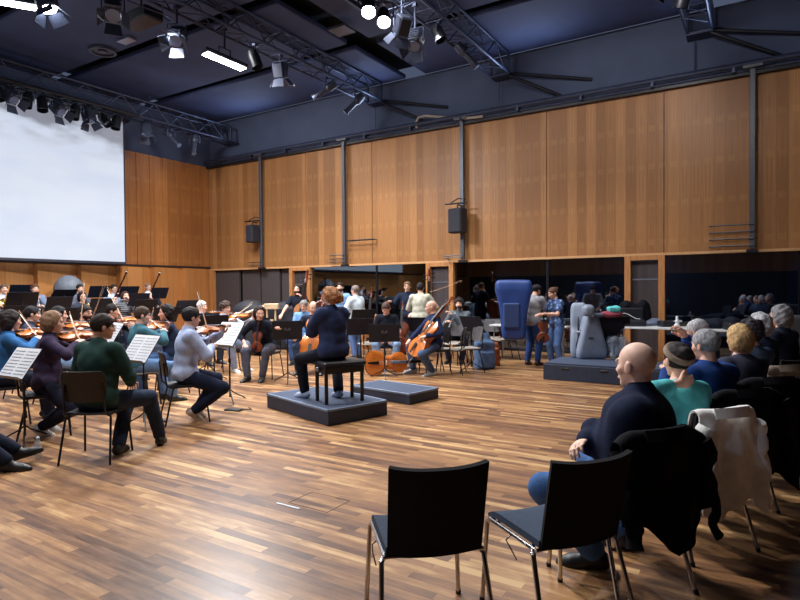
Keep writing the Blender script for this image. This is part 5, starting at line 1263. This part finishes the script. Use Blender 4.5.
# empty chairs, backpack
for px, d, a, lab in ((450, 10.6, 75, 'empty grey backed orchestra chair nearest the bald cellist'), (466, 10.75, 110, 'empty grey backed orchestra chair nearest the blue backpack'), (452, 11.9, 150, 'empty grey backed orchestra chair behind the bald cellist'), (371, 12.0, 150, 'empty grey orchestra chair below the woman in white'), (505, 12.6, 100, 'empty grey chair left of the man with the blue case'), (490, 13.0, 160, 'empty grey chair behind the blue backpack')):
    chair_at(CHG, at(px, d), a, lab)
q = SDF(.013, .06); q.rbox((0, 0, .26), (.13, .08, .22), .05); q.rbox((0, -.12, .18), (.10, .04, .12), .04); q.cap((-.08, 0, .5), (.08, .02, .52), .06); q.ell((.02, .02, .60), (.10, .06, .12))
r = empty('backpack', at(484, 11.2), face(15)); tag(r, 'grey blue backpack standing on the floor by the empty chairs', 'backpack'); sobj('bag', [q.mesh(noise=.006, nf=18)], cloth((86, 108, 144)), r)
b = MB(); b.tube([(-.1, .1, .5), (-.13, .2, .35), (-.1, .12, .08)], .018, 6, flat=.4); b.tube([(.1, .1, .5), (.13, .2, .35), (.1, .12, .08)], .018, 6, flat=.4); b.build('strap', cloth((150, 168, 196)), r)
b = MB(); b.box((0, -.175, .2), (.16, .01, .012)); b.build('zip', STEEL, r)
q = SDF(.013, .05); q.rbox((0, 0, .18), (.1, .07, .14), .04); q.cap((-.05, 0, .36), (.08, 0, .42), .05); r = empty('handbag', at(492, 11.6), face(0)); tag(r, 'reddish brown bag beside the grey blue backpack', 'bag'); sobj('bag', [q.mesh(noise=.012, nf=22)], cloth((150, 84, 60)), r)
b = MB(); b.tube([(-.07, 0, .38), (0, 0, .52), (.07, 0, .38)], .01, 6); b.build('handle', cloth((110, 60, 44)), r)

# man with the blue case, woman with violin
lm = at(532, 11.6); p = person(0, 0, -48, 'man in flat cap and grey shirt carrying a large blue case on his back', loc=lm, pose='stand', hair='short', hcol=(40, 36, 38), top=(150, 150, 158), pants=(44, 70, 124), shoes=(60, 34, 34), hands=[(-.12, .38, 1.02), (.12, .40, 1.0)], head=(-6, -28), lean=8, h=.013, loose=.008, sleeves='three', s=.95)
q = SDF(.009, .02); c = p['Hc']; q.ell(c + V3(0, -.005, .06), (.092, .112, .062)); q.ell(c + V3(0, .07, .045), (.07, .075, .022)); sobj('flat_cap', [q.mesh()], cloth((48, 46, 52)), p['root'])
zt_, zb_ = zat(512, 284, 11.3), zat(512, 340, 11.3)
q = SDF(.016, .05)
for k in range(22):
    t = k / 21; z = zb_ + .12 + (zt_ - zb_ - .16) * t; wd = .22 + .13 * t ** 1.3 - (.03 * math.sin(PI * t)); q.rbox((0, 0, z), (wd - .08, .10, .05), .07, k=.06)
q.rbox((-.02, 0, zt_ - .03), (.31, .12, .015), .02, k=.01)
r = empty('instrument_case', at(513.5, 11.35), face(-8)); tag(r, 'large bright blue instrument case on the back of the man in the cap', 'instrument case')
sobj('shell', [q.mesh(noise=.003, nf=9)], mat('case_blue', (36, 66, 134), rough=.5, noise=.12, scale=5, bump=.2, bscale=60), r)
q = SDF(.014, .03); q.rbox((-.05, -.19, zb_ + .48), (.13, .03, .22), .025); sobj('pocket', [q.mesh()], mat('case_blue_dark', (44, 66, 116), rough=.7), r)
b = MB()
for x in (-.12, .14): b.tube([(x, .17, zt_ - .2), (x * 1.1, .27, zt_ - .4), (x, .19, zb_ + .35)], .022, 6, flat=.4)
b.box((.2, -.185, zt_ - .42), (.12, .012, .02)); b.box((.2, -.185, zt_ - .46), (.12, .012, .012)); b.build('strap', cloth((60, 90, 170)), r)
pt = NT('patterned_blue'); tcx = pt.n('TexCoord'); vo = pt.n('TexVoronoi'); vo.inputs['Scale'].default_value = 16; pt.l(tcx.outputs['Object'], vo.inputs['Vector'])
pt.l(pt.ramp(vo.outputs['Distance'], [(.2, (150, 176, 214)), (.4, (70, 96, 146)), (.8, (40, 56, 92))]), pt.b.inputs['Base Color']); pt.b.inputs['Roughness'].default_value = .9
lw = at(557, 11.2); p = person(0, 0, 112, 'woman in blue patterned top and jeans standing with a violin in hand', loc=lw, pose='stand', female=True, hair='bun', hcol=(92, 66, 54), top=pt.m, pants=(92, 122, 176), shoes=(60, 64, 84), hands=[(-.12, .36, 1.06), (.1, .34, 1.04)], sleeves='short', head=(-12, -20), h=.012, hh=.007, s=.91)
hold_violin(p, 'violin hanging in the hands of the woman in the patterned top', P=VIOLIND, scale=1.1, rest=(V3(-.1, .40, .52), V3(0, -.03, 1), V3(-.9, .5, 0)), bow=False)

# ================================================================== TABLES AND THINGS BY THE GLASS
def table(p0, p1, d0, z, label, depth=.7, edge=(206, 210, 216)):
    k = (p0 - 400) / F; Yt = (RV.y * k * d0 + FV.y * d0); kk = (p1 - 400) / F; d1 = Yt / (kk * RV.y + FV.y); a, c = at(p0, d0), at(p1, d1)
    r = empty('folding_table', ((a.x + c.x) / 2, Yt + depth / 2, 0)); tag(r, label, 'table'); Lx = c.x - a.x
    b = MB(); b.box((0, 0, z - .015), (Lx, depth, .03), bev=.004); b.build('tabletop', mat('table_top_%d' % edge[0], edge, rough=.5), r, smooth=0)
    for sx in (-1, 1):
        for sy in (-1, 1): b = MB(); b.tube([(sx * (Lx / 2 - .1), sy * (depth / 2 - .07), z - .02), (sx * (Lx / 2 - .06), sy * (depth / 2 - .05), 0)], .014, 8); b.build('leg', STEEL if edge[0] > 100 else BLKM, r)
    return r, a, c, Yt
table(612, 689, 11.6, .76, 'pale edged folding table behind the stage box, near the wooden door', depth=.75)
r, ta, tc_, tY = table(691, 775, 10.75, .76, 'pale edged folding table behind the white haired listeners', depth=.75)
table(489, 566, 12.9, .74, 'pale edged table behind the man with the blue case', depth=.7)
table(462, 486, 14.2, .74, 'dark table in the shadow left of the blue case', depth=.7, edge=(60, 64, 78))
# things on the tables
def lump(name, label, cat, px, py, d, prims, m, h=.016, noise=.008, nf=14, rz=0, z=None):
    L = at3(px, py, d); 
    if z is not None: L.z = z
    r = empty(name, L, face(rz)); tag(r, label, cat); q = SDF(h, .04)
    for t in prims: getattr(q, t[0])(*t[1:])
    sobj('fabric' if cat in ('clothes', 'coat', 'hat', 'towel') else 'shell', [q.mesh(noise=noise, nf=nf, seed=px)], m, r); return r
lump('folded_sweater', 'crumpled grey blue clothing on the table left of the wooden door post', 'clothes', 651, 327, 11.9, [('ell', (0, 0, .05), (.2, .14, .07)), ('ell', (.12, .02, .09), (.1, .1, .06)), ('ell', (-.18, 0, .04), (.12, .1, .04))], cloth((120, 132, 156)), z=.76, noise=.012)
lump('jacket_heap', 'dark heap of clothes on the table beneath the bright little figure', 'clothes', 716, 325, 11.0, [('ell', (0, 0, .08), (.45, .2, .1)), ('ell', (.3, 0, .12), (.2, .15, .1)), ('ell', (-.35, 0, .06), (.2, .15, .08))], cloth((34, 38, 52)), z=.76, noise=.02, nf=9)
lump('instrument_case', 'small black case on the table right of the wooden door post', 'case', 668, 326, 11.5, [('rbox', (0, 0, .06), (.14, .1, .03), .03)], mat('case_black', (26, 28, 36), rough=.5), z=.76, noise=0)
lump('instrument_case', 'black violin case at the right part of the far table', 'case', 748, 325, 10.5, [('rbox', (0, 0, .07), (.36, .1, .03), .04)], mat('case_black', (26, 28, 36)), z=.76, noise=0)
lump('paper_bag', 'small bright white cross shaped cloth standing on the far table', 'cloth', 677, 329, 11.3, [('cap', (0, 0, .02), (0, 0, .2), .025), ('cap', (-.08, 0, .12), (.08, 0, .12), .018), ('ell', (0, 0, .03), (.06, .05, .03))], cloth((225, 228, 236)), z=.76, h=.01)
lump('instrument_case', 'dark violin case on the table behind the patterned top', 'case', 575, 322, 12.4, [('rbox', (0, 0, .07), (.34, .1, .03), .04)], mat('case_black', (26, 28, 36)), z=.74, noise=0)
# grey cello cases on the stage box
GC = mat('case_grey', (134, 146, 168), rough=.45, noise=.1, scale=6, spec=.5)
def cello_case(px, d, rz, label, W0, W1, H, T, tilt=0, bout=True):
    r = empty('cello_case', at(px, d, .29), face(rz)); tag(r, label, 'instrument case'); r.rotation_euler = (0, math.radians(tilt), face(rz)); q = SDF(.013, .05)
    for k in range(20):
        t = k / 19; wv = W0 + (W1 - W0) * t ** 1.2 - (.035 * math.exp(-((t - .55) / .12) ** 2) if bout else 0); q.rbox((0, 0, .07 + (H - .14) * t), (max(wv - .05, .01), T, .03), .05, k=.05)
    o_ = sobj('shell', [q.mesh()], GC, r)
    b = MB(); pts = [(-(W0 + .004), 0, .06), (-(W0 + .006), 0, H * .3), (-(W0 * .6 + W1 * .4), 0, H * .6), (-(W1 + .002), 0, H * .9), (0, 0, H + .004), ((W1 + .002), 0, H * .9), ((W0 * .6 + W1 * .4), 0, H * .6), ((W0 + .006), 0, H * .3), ((W0 + .004), 0, .06)]
    b.tube(pts, .014, 6); b.build('seam', mat('case_seam', (34, 38, 48)), o_)
    b = MB(); b.tube([(-.1, -T - .04, .35), (-.08, -T - .09, .38), (-.02, -T - .09, .38), (0, -T - .04, .35)], .01, 6); b.build('handle', BLKP, r)
    for k in range(2): b = MB(); b.box((-W0 + .01, -.02, .16 + .3 * k), (.05, .07, .035), bev=.008); b.build('latch', STEEL, r)
    return r
cello_case(578.5, 10.45, 70, 'tall slim grey cello case standing edge on at the left of the stage box', .16, .06, .98, .07, 4)
cello_case(590.5, 10.3, 2, 'wide grey cello case facing us on the stage box below the tall black table', .25, .10, .76, .08, bout=False)
# tall black table with things
r = empty('bar_table', at(604, 10.5, .29), face(0)); tag(r, 'tall black draped table on the stage box carrying a red cloth', 'table')
zt2 = zat(604, 316.5, 10.2) - .29
b = MB(); b.box((0, 0, zt2 - .015), (.74, .5, .03), bev=.005); b.build('tabletop', BLKP, r)
q = SDF(.014, .05); q.rbox((.05, 0, .06), (.14, .12, .02), .04)
for k in range(8):
    t = k / 7; z = .1 + (zt2 - .18) * t; wv = .06 + .27 * t ** 2.5; q.rbox((.05, 0, z), (wv, .06 + .12 * t ** 2, .05), .025, k=.05)
sobj('drape', [q.mesh(noise=.004)], mat('drape_black', (26, 30, 44), rough=.7), r)
zT = .29 + zt2
lump('folded_scarf', 'dusty red cloth lying on the tall black table', 'cloth', 611, 314, 10.15, [('ell', (0, 0, .03), (.17, .12, .04)), ('ell', (-.1, 0, .05), (.08, .08, .04)), ('ell', (.12, 0, .05), (.08, .08, .05))], cloth((150, 72, 88)), z=zT, h=.01)
lump('knitted_hat', 'turquoise hat on top of the red cloth', 'hat', 613.5, 309, 10.15, [('rbox', (0, 0, .0), (.07, .05, .02), .03), ('ell', (.05, 0, .03), (.05, .05, .04))], cloth((98, 196, 200)), z=zT + .12, h=.009)
lump('round_lid', 'round grey lid standing at the left end of the tall black table', 'lid', 588, 309.5, 10.1, [('rbox', (0, 0, .0), (.02, .02, .02), .085)], GC, z=zT + .11, h=.01, noise=0)
lump('small_bag', 'flat grey cloth between the round lid and the red cloth', 'cloth', 600, 314, 10.15, [('ell', (0, 0, .03), (.1, .08, .035))], cloth((96, 104, 122)), z=zT, h=.01)
PLB = mat('clear_plastic', (190, 205, 225), rough=.15, trans=.0, alpha=.45, noise=.3, scale=20, spec=.8)
lump('plastic_bag', 'clear plastic bag on the stage box right of the tall table', 'bag', 617, 357, 10.2, [('rbox', (0, 0, .2), (.09, .07, .13), .05), ('ell', (.1, 0, .2), (.12, .08, .12))], PLB, z=.29, noise=.02, nf=20)
# open black case with pale lining and black clothes heap
r = empty('open_case', at(628, 11.75, .76), face(-10)); tag(r, 'open black instrument case with white lining on the table end', 'instrument case')
q = SDF(.014, .04); q.rbox((0, 0, .06), (.30, .11, .03), .03); q.rbox((.0, .14, .22), (.30, .02, .12), .03); sobj('shell', [q.mesh()], mat('case_black', (26, 28, 36)), r)
b = MB(); b.slab(lambda u, v: (-.30 - .1 * u, -.12 + .24 * v, .13 - .28 * u), 4, 4, .015); b.slab(lambda u, v: (-.2 + .45 * u, .06 + .1 * v, .2 + .06 * math.sin(u * 5)), 6, 3, .015); b.build('lining', mat('white_lining', (226, 230, 238)), r)
lump('coat_heap', 'big heap of black coats piled on the table beside the open case', 'coat', 637, 318, 12.0, [('ell', (0, 0, .22), (.32, .2, .26)), ('ell', (.12, 0, .38), (.16, .15, .16)), ('ell', (-.2, 0, .4), (.14, .12, .12))], cloth((20, 22, 30)), z=.76, noise=.02, nf=9)
# music desk / rack at the right edge
r = empty('equipment_rack', at(815, 8.2), YAW); tag(r, 'black equipment rack at the right edge behind the listeners', 'rack')
b = MB(); b.box((0, 0, .55), (.8, .6, 1.1), bev=.01); b.build('cabinet', BLKP, r)
for k in range(4): b = MB(); b.box((0, -.305, .25 + .22 * k), (.7, .02, .17), bev=.005); b.build('panel', BLKM, r)
b = MB(); b.box((-.15, -.05, 1.12), (.3, .3, .03)); b.build('tray', GRYM, r)

# ================================================================== AUDIENCE
ACH = Proto(audience_chair())
def achair(x, d, ang, label): return ACH.put(loc=cxy(x, d), rz=face(ang), label=label, cat='chair', group='black audience chairs')
c1 = achair(.10, 2.64, 11, 'empty black padded chair with chrome legs, foremost one seen from behind')
c2 = achair(.705, 2.72, 22, 'empty black padded chair right of the foremost one, its seat visible')
c3 = achair(1.13, 3.08, 24, 'black padded chair with a black coat over its back, under the bald listener')
c4 = achair(1.74, 3.56, 20, 'black padded chair with a white jacket over its back, under the turquoise top')
# bald listener
person(0, 0, 58, 'bald listener in dark navy jacket and jeans seated in profile', loc=cxy(1.27, 3.12), seat=.42, lean=-2, tl=.74, head=(-26, -4), hair=None, hcol=(176, 166, 160), skin_k='c', top=(26, 34, 58), pants=(70, 104, 156), shoes=(22, 24, 30), hands=[(.04, .24, .75), (-.08, .25, .71)], hint=[(-.5, -.5, -1), (.5, -.5, -1)], hd=[((1, .3, .1), (0, -.5, -1)), ((-1, .2, -.1), (0, -.5, -1))], feet=[(-.06, .20, .085), (.28, .12, .085)], fat=1.4, loose=.026, h=.009, hh=.005, s=1.09, curl=(.6, .5))
# woman in turquoise
tq = person(0, 0, 18, 'woman in turquoise top with dark bun and headband, hand at her neck', loc=cxy(1.82, 3.68), seat=.42, lean=6, tl=.8, s=.97, head=(-12, -4), female=True, hair='bun', hcol=(36, 30, 32), top=(88, 186, 194), pants=(40, 44, 60), sleeves='three', hands=[(-.13, -.075, .955), (.14, .34, .62)], hint=[(-1, -.1, -.2), (1, 0, -1)], hd=[((1, .12, .05), (0, 1, 0)), None], curl=(.25, .5), h=.010, hh=.006, loose=.006, fat=1.05)
#TQ = [o for o in bpy.data.objects if o.get('label', '').startswith('woman in turquoise')][0]
aud = [(2.25, 4.16, 14, 'grey haired listener in bright navy sweater seated beyond the turquoise top', dict(hair='short', hcol=(142, 142, 148), top=(34, 62, 122), pants=(40, 44, 60), head=(10, -4), fat=1.15, h=.012, hh=.007, hands=[(-.1, .36, .9), (.05, .33, 1.15)])),
       (2.78, 4.66, 8, 'listener with smooth blond bob seated right of the navy sweater', dict(hair='bob', female=True, hcol=(196, 162, 116), top=(60, 64, 82), pants=(34, 36, 50), head=(4, -4), h=.013)),
       (2.86, 5.45, 30, 'white haired listener with glasses seen beyond the navy sweater', dict(hair='short', hcol=(200, 200, 206), top=(60, 60, 70), pants=(34, 36, 50), glasses=True, head=(14, -4), h=.014)),
       (3.26, 5.3, 16, 'listener with dark curly hair right of the blond bob', dict(hair='curly', female=True, hcol=(56, 52, 58), top=(74, 88, 112), pants=(34, 36, 50), h=.014)),
       (3.76, 5.95, 24, 'listener with thick white hair, second from the far end', dict(hair='wavy', female=True, hcol=(206, 208, 214), top=(44, 54, 78), pants=(34, 36, 50), h=.014)),
       (4.34, 6.5, 30, 'grey haired listener at the far end of the row', dict(hair='wavy', hcol=(150, 150, 156), top=(36, 42, 60), pants=(34, 36, 50), h=.014, s=1.05))]
for i, (x, d, a, lab, kw) in enumerate(aud):
    kw.setdefault('lean', 5); kw.setdefault('tl', .9 if i > 3 else .84); kw.setdefault('s', .97); person(0, 0, a, lab, loc=cxy(x, d), seat=.45, **kw)
    achair(x, d - .0, a, 'black padded chair under the ' + ' '.join(lab.split(' seated')[0].split(',')[0].split()[:10]))
q = SDF(.006, .01); c = tq['Hc']; B_ = [list(tq['hr']), list(tq['hf']), list(tq['hu'])]; q.ell(tq['hp3'](0, -.014, .03), (.094, .114, .106), B_); hu_, hf_ = tq['hu'], tq['hf']
nb = (hu_ * .8 + hf_ * -.6); q.cut(lambda X, Y, Z: np.abs((X - c.x) * nb.x + (Y - c.y) * nb.y + (Z - c.z) * nb.z - .055) - .018)
sobj('headband', [q.mesh()], cloth((142, 124, 112)), tq['root'])
# coats on chair backs
def coat(chair_xy, ang, label, m, lb, wl=.25, wr_=.25, lf=.2, seed=1, zt=.86, flare=.1, amp=.02, sleeves=True):
    """cloth hung over the backrest: lb(u) is how far it falls behind at u across"""
    r = empty('draped_coat', cxy(*chair_xy), face(ang)); tag(r, label, 'coat')
    def fn(u, v):
        x0 = -wl + (wl + wr_) * u; yb = -.283 - .04 * max(0, 1 - (x0 / .21) ** 2); sh_ = .045 * max(0, (abs(x0) - .17) / .1) ** 1.2
        Lb = lb(u); s_ = v * (lf + Lb + .09)
        if s_ < lf: y, z, dn_ = yb + .034 + .23 * (lf - s_), zt - (lf - s_) - .03, 0
        elif s_ < lf + .09:
            t = (s_ - lf) / .09 * PI; y, z, dn_ = yb + .034 * math.cos(t), zt - .03 + .032 * math.sin(t), 0
        else: dn_ = s_ - lf - .09; y, z = yb - .034 - .10 * dn_, zt - .03 - dn_
        k = min(1, dn_ / .35)
        fold = amp * k * (math.sin(u * 17 + seed + dn_ * 3) + .6 * math.sin(u * 31 + seed * 2 - dn_ * 4)) + .35 * amp * math.sin(dn_ * 22 + u * 9 + seed)
        x = x0 * (1 + flare * k) + .012 * math.sin(dn_ * 13 + seed + u * 6)
        return (x, y - fold - .012 * k, z - sh_ * (1 if s_ >= lf * .5 else .5))
    b = MB(); b.slab(fn, 56, 48, .012); b.build('cloth', m, r, smooth=60)
    if sleeves:
        for sg, ex in ((-1, 0), (1, .04)):
            xx = (wl if sg < 0 else wr_) * sg * .96; n_ = 16
            pts = [(xx + sg * .015 * math.sin(i * .8), -.335 - .004 * i + .01 * math.sin(i * 1.3 + seed), zt - .08 - (.42 + ex) * i / n_) for i in range(n_ + 1)]
            b = MB(); b.tube(pts, [.055 - .018 * i / n_ + .005 * math.sin(i * 1.9 + seed) for i in range(n_ + 1)], 14, flat=.55); b.build('sleeve', m, r, smooth=60)
    b = MB(); b.slab(lambda u, v: (-.13 + .26 * u, -.335 - .05 * (1 - (2 * u - 1) ** 2) - .02 * v, zt + .012 - .055 * v + .01 * (1 - (2 * u - 1) ** 2)), 12, 3, .014); b.build('collar', m, r, smooth=60)
    return r
coat((1.13, 3.08), 24, 'black coat draped over the chair back behind the bald listener', cloth((14, 15, 22)), lambda u: .33 + .22 * max(0, 1 - abs(u - .5) / .45) , wl=.27, wr_=.30, seed=2, lf=.25, amp=.016, sleeves=True)
coat((1.74, 3.56), 20, 'white jacket draped over the chair back behind the turquoise top', cloth((252, 250, 250)), lambda u: .50 + .05 * math.sin(u * 9), wl=.20, wr_=.20, seed=5, flare=.32, amp=.02)
coat((2.25, 4.16), 14, 'long black coat over the chair back behind the navy sweater', cloth((16, 17, 24)), lambda u: .55 + .05 * math.sin(u * 8), wl=.28, wr_=.28, seed=3, flare=.2)
coat((2.78, 4.66), 8, 'long dark coat over the chair back under the blond bob', cloth((22, 23, 30)), lambda u: .55 + .05 * math.sin(u * 6), wl=.28, wr_=.28, seed=4, flare=.2)
coat((3.26, 5.3), 16, 'dull cream coat hanging on a chair back in the dark far end', cloth((150, 136, 124)), lambda u: .42 + .04 * math.sin(u * 7), seed=8)
# small floor things
r = empty('water_bottle', at(35, 5.35)); tag(r, 'clear plastic water bottle on the floor near the left edge', 'bottle')
b = MB(); b.lathe([(.001, 0), (.03, 0), (.032, .02), (.030, .06), (.032, .1), (.032, .14), (.014, .18), (.012, .19)], 16); b.build('bottle', mat('bottle_plastic', (210, 220, 230), rough=.08, alpha=.35, spec=.8), r)
b = MB(); b.lathe([(.014, .19), (.014, .205), (.001, .206)], 12); b.build('cap', mat('cap_white', (220, 226, 236)), r)
b = MB(); b.box((0, 0, .012), (.22, .1, .02), bev=.005); b.tube([(.1, 0, .02), (.2, .1, .01), (.1, .2, .008)], .006, 5); o = b.build('floor_pedal', BLKP); o.location = fl(232, 411); o.rotation_euler = (0, 0, YAW - .3); tag(o, 'small black page turning pedal on the floor by the stand', 'pedal')
TP = mat('floor_tape', (200, 206, 214), rough=.5)
b = MB(); b.box((0, 0, .002), (.22, .02, .003)); o = b.build('floor_tape', TP); P_ = (fl(272, 504) + fl(299, 511)) / 2; D_ = fl(299, 511) - fl(272, 504); o.location = (P_.x, P_.y, 0); o.rotation_euler = (0, 0, math.atan2(D_.y, D_.x)); tag(o, 'short white tape strip on the floor in front of the podium', 'tape')
b = MB(); b.box((0, 0, .001), (.36, .004, .003)); b.box((0, .26, .001), (.36, .004, .003)); b.box((-.18, .13, .001), (.004, .26, .003)); b.box((.18, .13, .001), (.004, .26, .003)); o = b.build('floor_hatch', mat('hatch_line', (120, 96, 76))); q_ = fl(305, 509); o.location = (q_.x, q_.y, 0); tag(o, 'thin square outline of a floor hatch beside the white tape strip', 'hatch')
